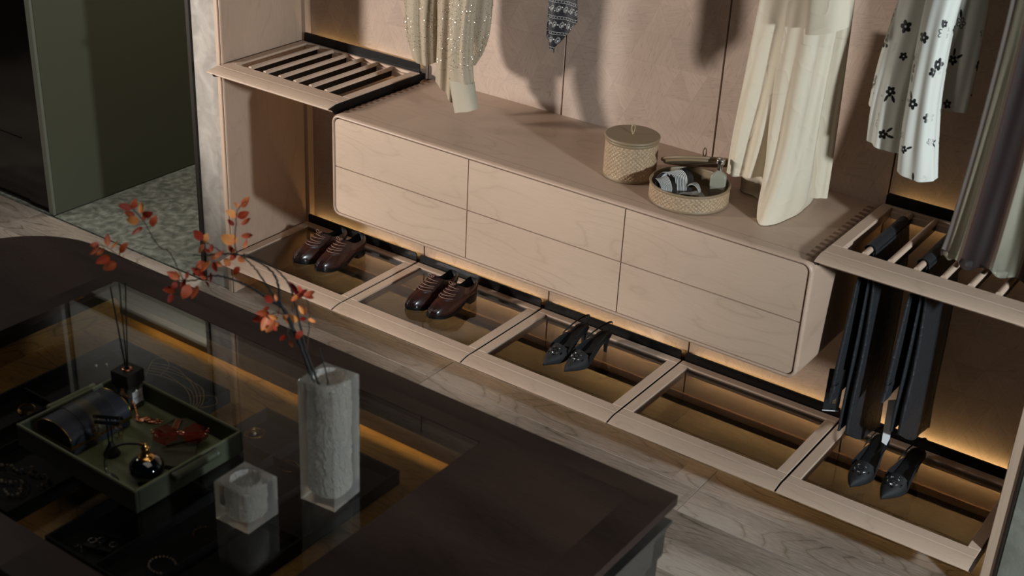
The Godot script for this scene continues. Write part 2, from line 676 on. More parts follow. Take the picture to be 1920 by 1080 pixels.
func make_materials() -> void:
	tri_mat("maple", "maple", Color(0.80, 0.71, 0.63), 0.48, 1.3)
	tri_mat("maple_up", "maple_up", Color(0.76, 0.665, 0.585), 0.5, 1.3)
	tri_mat("maple_top", "maple", Color(0.74, 0.645, 0.57), 0.45, 1.3, true, Vector3(0.3, 0.4, 0.2))
	tri_mat("maple_dark", "maple", Color(0.52, 0.41, 0.34), 0.6, 1.3)
	tri_mat("veneer_wall", "marquetry", Color(0.755, 0.665, 0.60), 0.6, 1.3)
	for k in 12:
		tri_mat("plank_%d" % k, "oak", Color(0.70, 0.655, 0.605) * (0.94 + 0.012 * ((k * 5) % 12)), 0.42, 1.25, false, Vector3(0.5 + 0.013 * k, 0.5, k / 12.0))
	tri_mat("oak_gold", "oak", Color(0.72, 0.555, 0.27), 0.5, 0.9)
	tri_mat("oak_grey", "oak", Color(0.40, 0.38, 0.36), 0.5, 0.9)
	tri_mat("walnut", "walnut", Color(0.20, 0.15, 0.13), 0.5, 0.9).metallic_specular = 0.3
	tri_mat("walnut_side", "walnut", Color(0.21, 0.20, 0.185), 0.45, 0.9)
	tri_mat("stone", "stone", Color(0.98, 1.0, 0.97), 0.55, 0.9)
	relief(tri_mat("plaster", "plaster", Color(0.70, 0.675, 0.65), 0.85, 0.8), "grain", 0.06)
	relief(tri_mat("plaster_green", "plaster", Color(0.52, 0.53, 0.49), 0.85, 0.8), "grain", 0.06)
	mat("olive_panel", Color(0.32, 0.32, 0.255), 0.42)
	mat("olive_lit_edge", Color(0.44, 0.44, 0.385), 0.45)  # paler copy of the panel green, with the light on the edge painted in
	mat("black_gloss", Color(0.045, 0.032, 0.024), 0.16)
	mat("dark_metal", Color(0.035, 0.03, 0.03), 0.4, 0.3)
	mat("bronze_strip", Color(0.16, 0.135, 0.115), 0.45, 0.3)
	mat("core_board", Color(0.34, 0.27, 0.215), 0.9)
	mat("underlay", Color(0.30, 0.30, 0.30), 0.9)
	mat("ceiling_paint", Color(0.10, 0.10, 0.10), 0.9)
	mat("room_paint", Color(0.09, 0.085, 0.08), 0.9)
	pane("smoked_glass", Color(0.022, 0.016, 0.012), 0.60)
	pane("island_glass", Color(0.012, 0.012, 0.012), 0.16)
	glow("led_warm", Color(1.0, 0.78, 0.52), 0.8)
	mat("steel", Color(0.72, 0.70, 0.67), 0.22, 1.0)
	mat("gold", Color(0.88, 0.66, 0.36), 0.2, 1.0)
	mat("rose_gold", Color(0.88, 0.60, 0.45), 0.22, 1.0)
	mat("black_satin", Color(0.018, 0.018, 0.02), 0.5)
	mat("white_paper", Color(0.74, 0.74, 0.74), 0.8)


func build_setting() -> void:
	# floor: boards of 1.2 x 0.154 m along the wardrobe, on a dark underlay
	var under := MB.new()
	under.span(Vector3(-3.4, -0.14, -0.2), Vector3(5.8, -0.024, 5.6))
	var fl := struct("floor", under, M.underlay)
	var bed := MB.new()
	bed.span(Vector3(-3.4, -0.14, -1.9), Vector3(-0.02, -0.004, 0.4895), 0.0)
	var st := struct("floor_stone", bed, M.stone)
	st.set_meta("label", "grey mottled stone floor beyond the doorway")
	var meshes := {}
	for row in range(-3, 33):
		var z := 0.505 + 0.1535 * row
		if z < 0.0: continue
		var shift: float = [1.09, 0.42, 1.62, 0.81, 0.2, 1.35][posmod(row, 6)]
		if row == -1: shift = 1.09
		if row == 0: shift = 2.29 - 1.2
		if row == 1: shift = 0.55
		var left := -0.2 if z < 0.45 else -3.4
		var zz := z
		for k in range(-4, 5):
			var x0: float = max(shift + 1.2 * k, left)
			var x1: float = min(shift + 1.2 * (k + 1), 5.7)
			if x1 - x0 < 0.02: continue
			var key := int(round((x1 - x0) * 1000))
			if not meshes.has(key):
				var b := MB.new()
				b.box(Vector3(0, -0.012, 0), Vector3(x1 - x0 - 0.0016, 0.024, 0.1535 - 0.0016), 0.0012)
				meshes[key] = b.mesh()
			var p := part_mesh("plank", meshes[key], M["plank_%d" % posmod(row * 7 + k * 5 + 3, 12)], fl)
			p.position = Vector3((x0 + x1) / 2, 0, zz + 0.0768)
	# back wall behind the wardrobe, veneer panels with a dark joint at every bay
	var bk := MB.new()
	bk.span(Vector3(-0.2, 0, -0.16), Vector3(3.6, 3.3, -0.0405))
	var wb := struct("wall_back", bk, M.core_board)
	for k in range(0, 5):
		var pn := MB.new()
		pn.span(Vector3(k * MOD + (0.003 if k > 0 else -0.012), 0.0, -0.040), Vector3((k + 1) * MOD - 0.003, 3.3, 0.0), 0.001)
		part("panel", pn, M.veneer_wall, wb)
	var sk := MB.new()
	sk.span(Vector3(0, 0, 0.0), Vector3(3.25, 0.03, 0.012), 0.001)
	struct("baseboard_back", sk, M.maple_dark)
	# left end: inner side panel, its front edge, the plaster pier and the doorway
	var sp := MB.new()
	sp.span(Vector3(-0.036, 0, 0.0), Vector3(-0.010, 3.3, 0.49), 0.002)
	var tr := struct("trim_1", sp, M.maple_up)
	var fr := MB.new()
	fr.span(Vector3(-0.036, 0, 0.491), Vector3(-0.016, 3.3, 0.503), 0.0015)
	fr.span(Vector3(-0.0155, 0, 0.478), Vector3(-0.004, 3.3, 0.4985), 0.004)
	part("edge_strip", fr, M.maple_up, tr)
	var cn := MB.new()
	cn.span(Vector3(-0.010, 0, 0.0), Vector3(0.012, 3.3, 0.034), 0.002)
	part("corner_post", cn, M.maple_up, tr)
	var pier := MB.new()
	pier.span(Vector3(-0.188, 0, -1.85), Vector3(-0.0365, 3.3, 0.49), 0.003)
	struct("wall_left", pier, M.plaster)
	var jamb := MB.new()
	jamb.span(Vector3(-0.208, 0, 0.30), Vector3(-0.189, 3.3, 0.494), 0.002)
	jamb.span(Vector3(-0.2095, 0, 0.478), Vector3(-0.186, 3.3, 0.4985), 0.002)
	struct("trim_2", jamb, M.bronze_strip)
	var gp := MB.new()
	gp.span(Vector3(-1.44, 0, -1.85), Vector3(-1.243, 3.3, 0.476), 0.002)
	var gw := struct("wall_doorway", gp, M.olive_panel)
	var ge := MB.new()
	ge.span(Vector3(-1.276, 0, 0.4765), Vector3(-1.243, 3.3, 0.4935), 0.002)
	part("edge_strip", ge, M.olive_lit_edge, gw)
	var ge2 := MB.new()
	ge2.span(Vector3(-1.285, 0, 0.4765), Vector3(-1.2775, 3.3, 0.490), 0.001)
	part("edge_strip", ge2, M.dark_metal, gw)
	var lt := MB.new()  # unseen lintel, added to keep the bright upper wall out of the glass
	lt.span(Vector3(-1.2425, 2.25, 0.36), Vector3(-0.1885, 3.3, 0.474), 0.002)
	struct("added_wall_over_doorway", lt, M.olive_panel)
	var vb := MB.new()
	vb.span(Vector3(-1.5, 0, -1.9), Vector3(0.0, 3.3, -1.851))
	struct("wall_far", vb, M.olive_panel)
	var dk := MB.new()
	dk.span(Vector3(-3.4, 0.0, 0.38), Vector3(-1.4405, 0.34, 0.474), 0.002)
	dk.span(Vector3(-3.4, 0.342, 0.38), Vector3(-1.4405, 3.3, 0.474), 0.002)
	var dl := struct("wall_side", dk, M.black_gloss)
	var dk2 := MB.new()
	dk2.span(Vector3(-1.44, 0.0, 0.4762), Vector3(-1.2855, 3.3, 0.4795), 0.001)
	part("facing", dk2, M.black_gloss, dl)
	# right end
	var rp := MB.new()
	rp.span(Vector3(3.262, 0, 0.0), Vector3(3.30, 3.3, 0.484), 0.002)
	struct("trim_3", rp, M.maple_up)
	var re := MB.new()
	re.span(Vector3(3.300, 0, 0.44), Vector3(3.309, 3.3, 0.492), 0.002)
	struct("trim_4", re, M.bronze_strip)
	var rw := MB.new()
	rw.span(Vector3(3.3095, 0, -0.16), Vector3(4.6, 3.3, 0.49), 0.004)
	struct("wall_right", rw, M.plaster_green)
	# the rest of the room, behind and beside the camera
	var rm := MB.new()
	rm.span(Vector3(-3.5, 0, 5.5), Vector3(7.4, 3.3, 5.6))
	struct("wall_front", rm, M.room_paint)
	var r2 := MB.new()
	r2.span(Vector3(7.3, 0, -0.2), Vector3(7.4, 3.3, 5.6))
	struct("wall_end", r2, M.room_paint)
	var r3 := MB.new()
	r3.span(Vector3(-3.5, 0, 0.3), Vector3(-3.4, 3.3, 5.6))
	struct("wall_entry", r3, M.room_paint)
	var r5 := MB.new()
	r5.span(Vector3(4.6, 0, -0.16), Vector3(7.4, 3.3, 0.0))
	struct("wall_recess", r5, M.room_paint)
	var r6 := MB.new()
	r6.span(Vector3(5.7, -0.14, -0.16), Vector3(7.4, 0, 5.6))
	struct("floor_end", r6, M.plank_3)
	var cl := MB.new()
	cl.span(Vector3(-3.5, 3.3, -1.95), Vector3(7.4, 3.42, 5.6))
	struct("ceiling", cl, M.ceiling_paint)


# ---------------------------------------------------------------- wardrobe
# the front rail's section in (z, y): flat top, a lip that rolls over, a finger pull hollowed under it
func lip_section() -> PackedVector2Array:
	return PackedVector2Array([Vector2(0.5315, 0.0), Vector2(0.545, -0.0006), Vector2(0.560, -0.0024), Vector2(0.575, -0.0052), Vector2(0.586, -0.0084), Vector2(0.5915, -0.0112), Vector2(0.592, -0.0135), Vector2(0.5895, -0.0150), Vector2(0.578, -0.0165), Vector2(0.566, -0.0215), Vector2(0.558, -0.029), Vector2(0.552, -0.036), Vector2(0.5315, -0.036)])


func pull_out(t: Node3D, inner: float, back: float, front: float, up_energy: float, down_energy: float) -> void:
	var x0 := 0.004
	var x1 := 0.646
	var h := 0.036
	var b := MB.new()
	b.span(Vector3(x0, -h, 0.045), Vector3(x1, 0, back), 0.002)
	part("back_rail", b, M.maple, t)
	for s in [[x0, inner], [MOD - inner, x1]]:
		var r := MB.new()
		r.span(Vector3(s[0], -h, back + 0.0005), Vector3(s[1], 0, front - 0.0005), 0.002)
		part("side_rail", r, M.maple_side, t)
	var f := MB.new()
	f.span(Vector3(x0, -h, front), Vector3(x1, 0, 0.5300), 0.0015)
	part("front_rail", f, M.maple, t)
	var l := MB.new()
	l.xf = Transform3D(Basis(Vector3(0, 0, 1), Vector3(0, 1, 0), Vector3(-1, 0, 0)), Vector3(x1, 0, 0))
	l.extrude(lip_section(), x1 - x0)
	part("front_lip", l, M.maple, t)
	for x in [x0 - 0.0022, x1 + 0.0002]:
		var e := MB.new()
		e.xf = Transform3D(Basis(Vector3(0, 0, 1), Vector3(0, 1, 0), Vector3(-1, 0, 0)), Vector3(x + 0.002, 0, 0))
		e.extrude(PackedVector2Array([Vector2(0.046, -0.003), Vector2(0.545, -0.003), Vector2(0.588, -0.0125), Vector2(0.568, -0.024), Vector2(0.556, -0.040), Vector2(0.535, -0.046), Vector2(0.046, -0.046)]), 0.002)
		part("side_plate", e, M.dark_metal, t)
	var u := MB.new()
	u.xf = Transform3D(Basis.IDENTITY, Vector3(0, 0, 0.036))
	var c := 0.008
	u.extrude(PackedVector2Array([Vector2(0.010, -0.036), Vector2(0.640, -0.036), Vector2(0.640, 0.036 - c), Vector2(0.640 - c * 0.3, 0.036 - c * 0.3), Vector2(0.640 - c, 0.036), Vector2(0.010 + c, 0.036), Vector2(0.010 + c * 0.3, 0.036 - c * 0.3), Vector2(0.010, 0.036 - c)]), 0.006)
	part("upstand", u, M.dark_metal, t)
	var led_color := Color(1.0, 0.85, 0.58)
	var pr := MB.new()
	pr.span(Vector3(0.02, -0.012, 0.014), Vector3(0.63, -0.004, 0.026), 0.001)
	pr.span(Vector3(0.02, -0.046, 0.014), Vector3(0.63, -0.040, 0.034), 0.001)
	part("light_channel", pr, M.dark_metal, t)
	var up := MB.new()
	up.span(Vector3(0.03, -0.004, 0.016), Vector3(0.62, -0.002, 0.024))
	part("added_glow_strip", up, M.led_warm, t)
	area(t, Vector3(0.325, -0.001, 0.020), Vector3(0, 1, 0), Vector2(0.59, 0.008), led_color, up_energy)
	var dn := MB.new()
	dn.span(Vector3(0.03, -0.048, 0.018), Vector3(0.62, -0.046, 0.030))
	part("added_glow_strip", dn, M.led_warm, t)
	area(t, Vector3(0.325, -0.0495, 0.024), Vector3(0, -1, -0.30), Vector2(0.59, 0.012), led_color, down_energy)



func build_wardrobe() -> void:
	tri_mat("maple_side", "maple_up", Color(0.80, 0.71, 0.63), 0.48, 1.3)
	# five glass shoe shelves along the floor
	var on_it := ["at the left end with brown lace-ups beside the pier", "carrying the second pair of brown lace-ups, below the drawers", "in the middle of the row carrying black slingbacks", "left empty, between the two with black slingbacks", "at the right end under the hanging trousers"]
	for k in 5:
		var t := thing("shoe_shelf", "maple framed smoked glass shoe shelf " + on_it[k], "shelf", Vector3(k * MOD, SHELF_Y, 0), 0.0, "pull-out shoe shelves in a row along the floor")
		pull_out(t, 0.043, 0.080, 0.487, 0.018 if k < 4 else 0.034, 0.14)
		var g := MB.new()
		g.span(Vector3(0.041, -0.012, 0.078), Vector3(0.609, -0.006, 0.489), 0.0005)
		part("glass_panel", g, M.smoked_glass, t)
		for x in [0.02, 0.63]:                    # the runners that carry it from the wall
			var br := MB.new()
			br.span(Vector3(x - 0.01, -0.036, 0.0005), Vector3(x + 0.01, -0.014, 0.045), 0.001)
			part("bracket", br, M.dark_metal, t)
	# two trouser racks
	for k in [0, 4]:
		var t := thing("trouser_rack", "empty pull-out maple trouser rack beside the plaster pier, over the lace-up shoes" if k == 0 else "pull-out maple trouser rack with dark trousers folded over its rods", "trouser rack", Vector3(k * MOD, RACK_Y, 0), 0.0, "pull-out trouser racks")
		pull_out(t, 0.042, 0.060, 0.468, 0.012, 0.006)
		for z in [[0.0605, 0.074], [0.4545, 0.4675]]:
			var ld := MB.new()
			ld.span(Vector3(0.0425, -0.034, z[0]), Vector3(0.6075, -0.010, z[1]), 0.0015)
			part("ledge", ld, M.maple, t)
		for i in 6:
			var rod := MB.new()
			var sec := PackedVector2Array([Vector2(-0.0095, -0.013), Vector2(0.0095, -0.013)])
			for a in 9:
				sec.append(Vector2(0.0095 * cos(PI * a / 8.0), -0.010 + 0.0095 * sin(PI * a / 8.0)))
			rod.xf = Transform3D(Basis.IDENTITY, Vector3(0.108 + 0.0815 * i, 0.004, 0.064))
			rod.extrude(sec, 0.394)
			var core := MB.new()
			core.span(Vector3(0.101 + 0.0815 * i, -0.034, 0.0745), Vector3(0.115 + 0.0815 * i, -0.0092, 0.454), 0.0)
			part("rod_core", core, M.dark_metal, t)
			part("rod", rod, M.maple_side, t)
		for x in [0.02, 0.63]:
			var br := MB.new()
			br.span(Vector3(x - 0.01, -0.036, 0.0005), Vector3(x + 0.01, -0.014, 0.045), 0.001)
			part("bracket", br, M.dark_metal, t)
	build_cabinet()
	# hanging rail above the picture, carrying the clothes
	var rl := thing("clothes_rail", "round dark metal clothes rail along the wardrobe above the clothes", "clothes rail", Vector3(0, 2.12, 0.30))
	var rb := MB.new()
	rb.tube([Vector3(-0.009, 0, 0), Vector3(3.261, 0, 0)], 0.0125, 16)
	part("bar", rb, M.dark_metal, rl)


func round_rect(x0: float, y0: float, x1: float, y1: float, r: float, n := 6) -> PackedVector2Array:
	var p := PackedVector2Array()
	for c in [[x1 - r, y0 + r, -PI / 2], [x1 - r, y1 - r, 0.0], [x0 + r, y1 - r, PI / 2], [x0 + r, y0 + r, PI]]:
		for i in n + 1:
			var a: float = c[2] + PI / 2 * i / n
			p.append(Vector2(c[0] + r * cos(a), c[1] + r * sin(a)))
	return p


func build_cabinet() -> void:
	var t := thing("drawer_cabinet", "long wall-hung maple cabinet of six handleless drawers with rounded corners", "drawer cabinet", Vector3(0, 0, 0))
	var x0 := 0.649
	var x1 := 2.6005
	var y0 := 0.598
	var y1 := 1.012
	var case_mb := MB.new()
	var loops := [[0.0, 0.001], [0.0, 0.565], [0.0012, 0.5705], [0.004, 0.575], [0.0065, 0.577], [0.010, 0.577], [0.012, 0.5755], [0.013, 0.572], [0.013, 0.03]]
	var rows := []
	for l in loops:
		var ring := PackedVector3Array()
		for q in round_rect(x0 + l[0], y0 + l[0], x1 - l[0], y1 - l[0], 0.036 - l[0] * 0.9, 8):
			ring.append(Vector3(q.x, q.y, l[1]))
		rows.append(ring)
	case_mb.grid(rows.slice(0, 2), true)
	case_mb.grid(rows.slice(1, 6), true)
	case_mb.grid(rows.slice(5, 8), true)
	case_mb.grid(rows.slice(7, 9), true)
	part("case", case_mb, M.maple_top, t)
	var bx := MB.new()
	bx.span(Vector3(x0 + 0.0135, y0 + 0.0135, 0.03), Vector3(x1 - 0.0135, y1 - 0.0135, 0.525))
	part("inner_box", bx, M.core_board, t)
	var ln := MB.new()                            # the inlaid line along the front edge of the top
	ln.span(Vector3(x0 + 0.03, y1 - 0.001, 0.5265), Vector3(x1 - 0.03, y1 + 0.0003, 0.5278))
	part("inlay_line", ln, M.maple_dark, t)
	# six fronts
	var xs := [x0 + 0.0165, 1.2925, 1.9355, x1 - 0.0165]
	var ys := [y0 + 0.0165, 0.8025, y1 - 0.0165]
	var r := 0.022
	for i in 3:
		for j in 2:
			var a0: float = xs[i] + (0.0024 if i > 0 else 0.0)
			var a1: float = xs[i + 1] - (0.0024 if i < 2 else 0.0)
			var b0: float = ys[j] + (0.0021 if j > 0 else 0.0)
			var b1: float = ys[j + 1] - (0.0021 if j < 1 else 0.0)
			var poly := PackedVector2Array()
			for c in [[a1, b0, -PI / 2, i == 2 and j == 0], [a1, b1, 0.0, i == 2 and j == 1], [a0, b1, PI / 2, i == 0 and j == 1], [a0, b0, PI, i == 0 and j == 0]]:
				if c[3]:
					var cx: float = c[0] + (-r if c[0] == a1 else r)
					var cy: float = c[1] + (-r if c[1] == b1 else r)
					for k in 9:
						var a: float = c[2] + PI / 2 * k / 8.0
						poly.append(Vector2(cx + r * cos(a), cy + r * sin(a)))
				else:
					poly.append(Vector2(c[0], c[1]))
			var d := MB.new()
			d.xf = Transform3D(Basis.IDENTITY, Vector3(0, 0, 0.5255))
			d.extrude(poly, 0.0475)
			part("drawer", d, M["front_%d" % ((i * 2 + j) % 3)] if M.has("front_0") else M.maple, t)
	# end-grain dovetails where the top meets the ends
	var dv := MB.new()
	dv.box(Vector3.ZERO, Vector3(0.024, 0.0008, 0.017), 0.0)
	var dm := dv.mesh()
	for k in 15:
		for x in [x1 - 0.036, x0 + 0.036]:
			var p := part_mesh("dovetail", dm, M.maple_dark, t)
			p.position = Vector3(x, y1, 0.045 + 0.0345 * k)


# a thin bent strip of cloth or leather: a centre line, the half-width vector at each point, and a thickness
func strip(mb: MB, mid: Array, half: Array, thick: float, n := 8, bulge := 0.0) -> void:
	var rows := []
	for i in mid.size():
		var t: Vector3 = (mid[min(i + 1, mid.size() - 1)] - mid[max(i - 1, 0)]).normalized()
		var up: Vector3 = half[i].cross(t).normalized()
		var r := PackedVector3Array()
		for j in n:
			var s := -1.0 + 2.0 * j / (n - 1)
			r.append(mid[i] + half[i] * s + up * (thick * 0.5 + bulge * (1.0 - s * s)))
		for j in n:
			var s := 1.0 - 2.0 * j / (n - 1)
			r.append(mid[i] + half[i] * s + up * (-thick * 0.5 + bulge * (1.0 - s * s)))
		rows.append(r)
	mb.grid(rows, true)


# ---------------------------------------------------------------- shoes
func table(xs: Array, ys: Array, x: float) -> float:
	for i in xs.size() - 1:
		if x <= xs[i + 1]:
			var t: float = clampf((x - xs[i]) / (xs[i + 1] - xs[i]), 0, 1)
			return cubic_interpolate(ys[i], ys[i + 1], ys[max(i - 1, 0)], ys[min(i + 2, ys.size() - 1)], t)
	return ys[-1]

const DL := 0.285   # length of the lace-up

func derby_width(s: float) -> float:
	return max(table([0.0, 0.04, 0.14, 0.35, 0.5, 0.68, 0.8, 0.9, 0.96, 1.0], [0.0, 0.018, 0.0305, 0.030, 0.034, 0.045, 0.042, 0.032, 0.021, 0.0], s), 0.0)

func derby_ground(s: float) -> float:        # underside of the sole
	return 0.021 * (1.0 - smoothstep(0.30, 0.52, s)) + 0.008 * smoothstep(0.82, 1.0, s)

func derby_plan(a: float, out: float) -> Vector3:
	var s := 0.5 - 0.5 * cos(a)
	var side := sin(a)
	var w := (derby_width(s) + out * sqrt(abs(side))) * (1.0 if side >= 0 else -1.0)
	var lean := 0.005 * sin(s * PI)
	return Vector3(w + lean, derby_ground(s), s * DL + (out if s > 0.5 else -out) * abs(cos(a)))

func derby_skin(a: float, v: float, off := 0.0) -> Vector3:   # a: 0 heel .. PI toe .. TAU; v: 0 welt .. 1 collar
	var base := derby_plan(a, 0.0) + Vector3(0, 0.010, 0)
	var f := 0.5 - 0.5 * cos(a)
	var cz := lerpf(0.010, 0.138, f)
	var cw := 0.0255 * pow(abs(sin(a)), 0.30) * (1.0 - 0.10 * f)
	var cy := lerpf(0.088, 0.104, smoothstep(0.35, 1.0, f)) - 0.016 * sin(f * PI)
	var c := Vector3(cw * (1.0 if sin(a) >= 0 else -1.0) + 0.003, cy, cz)
	var toe := smoothstep(0.45, 0.95, f)
	var e := lerpf(pow(v, 1.25), pow(v, 1.75), toe)
	var h := lerpf(v, 0.30 * (1.0 - pow(1.0 - v, 4.0)) + 0.70 * pow(v, 1.9), toe)
	var p := Vector3(lerpf(base.x, c.x, e), lerpf(base.y, c.y, h), lerpf(base.z, c.z, e))
	var bul := sin(v * PI) * (0.007 - 0.003 * toe)
	var o := Vector3(sin(a), 0.0, -cos(a))
	p += o * bul * (1.0 if toe < 0.5 else 0.6)
	if off != 0.0:
		var q := Vector3(sin(a) * 0.5, 0.85, 0.15 * f)
		p += q.normalized() * off
	return p


func make_derby(called: String, label: String, mirror: float) -> Node3D:
	var t := thing(called, label, "shoe", Vector3.ZERO, 0.0, "brown leather lace-up shoes")
	var N := 84
	var sole := MB.new()
	var r0 := PackedVector3Array()
	var r1 := PackedVector3Array()
	var r2 := PackedVector3Array()
	var r3 := PackedVector3Array()
	for j in N:
		var a := TAU * j / N
		var p := derby_plan(a, 0.003)
		r0.append(Vector3(p.x * 0.02, p.y, p.z))
		r1.append(p)
		r2.append(p + Vector3(0, 0.009, 0))
		r3.append(Vector3(p.x * 0.85, p.y + 0.011, 0.14 + (p.z - 0.14) * 0.97))
	sole.grid([r0, r1], true, true)
	sole.grid([r1, r2], true, true)
	sole.grid([r2, r3], true, true)
	var heel := MB.new()
	var hp := PackedVector2Array()
	for j in 25:
		var a := -1.08 + 2.16 * j / 24.0
		var p := derby_plan(a, 0.003)
		hp.append(Vector2(p.x, -p.z))
	heel.xf = Transform3D(Basis(Vector3(1, 0, 0), Vector3(0, 0, -1), Vector3(0, 1, 0)), Vector3.ZERO)
	heel.extrude(hp, 0.0215)
	var upper := MB.new()
	upper.colored = true
	var rows := []
	var cols := []
	for i in 19:
		var v := i / 18.0
		var r := PackedVector3Array()
		var cc := PackedColorArray()
		for j in N:
			var a := TAU * j / N
			r.append(derby_skin(a, v))
			var burn := smoothstep(0.80, 0.96, r[j].z / DL) * 0.9   # the toe is dyed black
			cc.append(Color(0.040, 0.013, 0.010).lerp(Color(0.010, 0.006, 0.006), clampf(burn + (0.4 if v < 0.1 else 0.0), 0, 1)))
		rows.append(r)
		cols.append(cc)
	upper.grid(rows, true, true, cols)
	var lining := MB.new()
	var l0 := PackedVector3Array()
	var l1 := PackedVector3Array()
	var l2 := PackedVector3Array()
	for j in N:
		var a := TAU * j / N
		var p := derby_skin(a, 1.0)
		l0.append(p)
		l1.append(Vector3(p.x * 1.05, 0.05, p.z))
		l2.append(Vector3(p.x * 0.3, 0.036, lerpf(p.z, 0.08, 0.5)))
	lining.grid([l0, l1, l2], true, true)
	var facings := []
	for sd in [-1.0, 1.0]:
		var fc := MB.new()
		var fr := []
		for i in 9:
			var v := lerpf(0.60, 1.0, i / 8.0)
			var r := PackedVector3Array()
			for j in 9:
				var a: float = PI + sd * lerpf(0.30, 0.30 + lerpf(1.15, 0.95, i / 8.0), j / 8.0)
				var edge: float = 0.0 if j == 8 or i == 0 else 0.0024
				r.append(derby_skin(a, v, edge))
			fr.append(r)
		fc.grid(fr, false, sd > 0)
		facings.append(fc)
	var tongue := MB.new()
	var tm := []
	var th := []
	for i in 8:
		var v := lerpf(0.70, 1.0, i / 7.0)
		tm.append(derby_skin(PI, v, 0.0004) + Vector3(0, 0.004 * pow(i / 7.0, 3), -0.006 * pow(i / 7.0, 2)))
		th.append(Vector3(0.0105, 0, 0))
	strip(tongue, tm, th, 0.003, 6, 0.002)
	var lace := MB.new()
	for i in 5:
		var v := lerpf(0.665, 0.93, i / 4.0)
		var pts := []
		for j in 7:
			var a := PI + lerpf(-0.80, 0.80, j / 6.0)
			pts.append(derby_skin(a, v + 0.012 * (j - 3) / 3.0 * (1 if i % 2 == 0 else -1), 0.0040))
		lace.tube(pts, 0.0015, 6)
	var bow := MB.new()
	for sd in [-1.0, 1.0]:
		var k := derby_skin(PI, 0.96, 0.006)
		var b := []
		for j in 11:
			var q := TAU * j / 10.0
			b.append(k + Vector3(sd * (0.008 - 0.008 * cos(q)), 0.010 * sin(q * 0.5) + 0.003 * sin(q), -0.004 * sin(q)))
		bow.tube(b, 0.001, 6)
	var welt := MB.new()
	var wp := []
	for j in N:
		wp.append(derby_plan(TAU * j / N, 0.0022) + Vector3(0, 0.0105, 0))
	welt.tube(wp, 0.0012, 6, false, true)
	var seam := MB.new()                          # the curved quarter seam along the side
	for sd in [-1.0, 1.0]:
		var sp := []
		for j in 12:
			var u := j / 11.0
			sp.append(derby_skin(PI + sd * lerpf(2.9, 1.1, u), 0.42 + 0.18 * sin(u * PI) - 0.25 * u * u, 0.0003))
		seam.tube(sp, 0.0007, 5)
	for q in [["sole", sole, M.sole_black], ["heel", heel, M.sole_black], ["upper", upper, M.shoe_leather], ["lining", lining, M.black_satin], ["tongue", tongue, M.shoe_brown], ["facing", facings[0], M.shoe_brown], ["facing", facings[1], M.shoe_brown], ["lace", lace, M.lace_brown], ["bow", bow, M.lace_brown], ["welt", welt, M.sole_black], ["seam", seam, M.shoe_brown]]:
		part(q[0], q[1], q[2], t)
	return t


const HL := 0.25    # length of the slingback on the ground

func bed(s: float) -> Vector3:                # centre line of the footbed, s: 0 heel .. 1 toe
	return Vector3(0.004 * sin(s * PI * 1.2), table([0.0, 0.12, 0.3, 0.48, 0.62, 0.72, 1.0], [0.084, 0.081, 0.066, 0.038, 0.015, 0.007, 0.005], s), s * HL)

func bed_w(s: float) -> float:
	return max(table([0.0, 0.04, 0.14, 0.32, 0.5, 0.66, 0.78, 0.9, 1.0], [0.008, 0.021, 0.029, 0.0275, 0.033, 0.040, 0.034, 0.018, 0.0015], s), 0.0012)


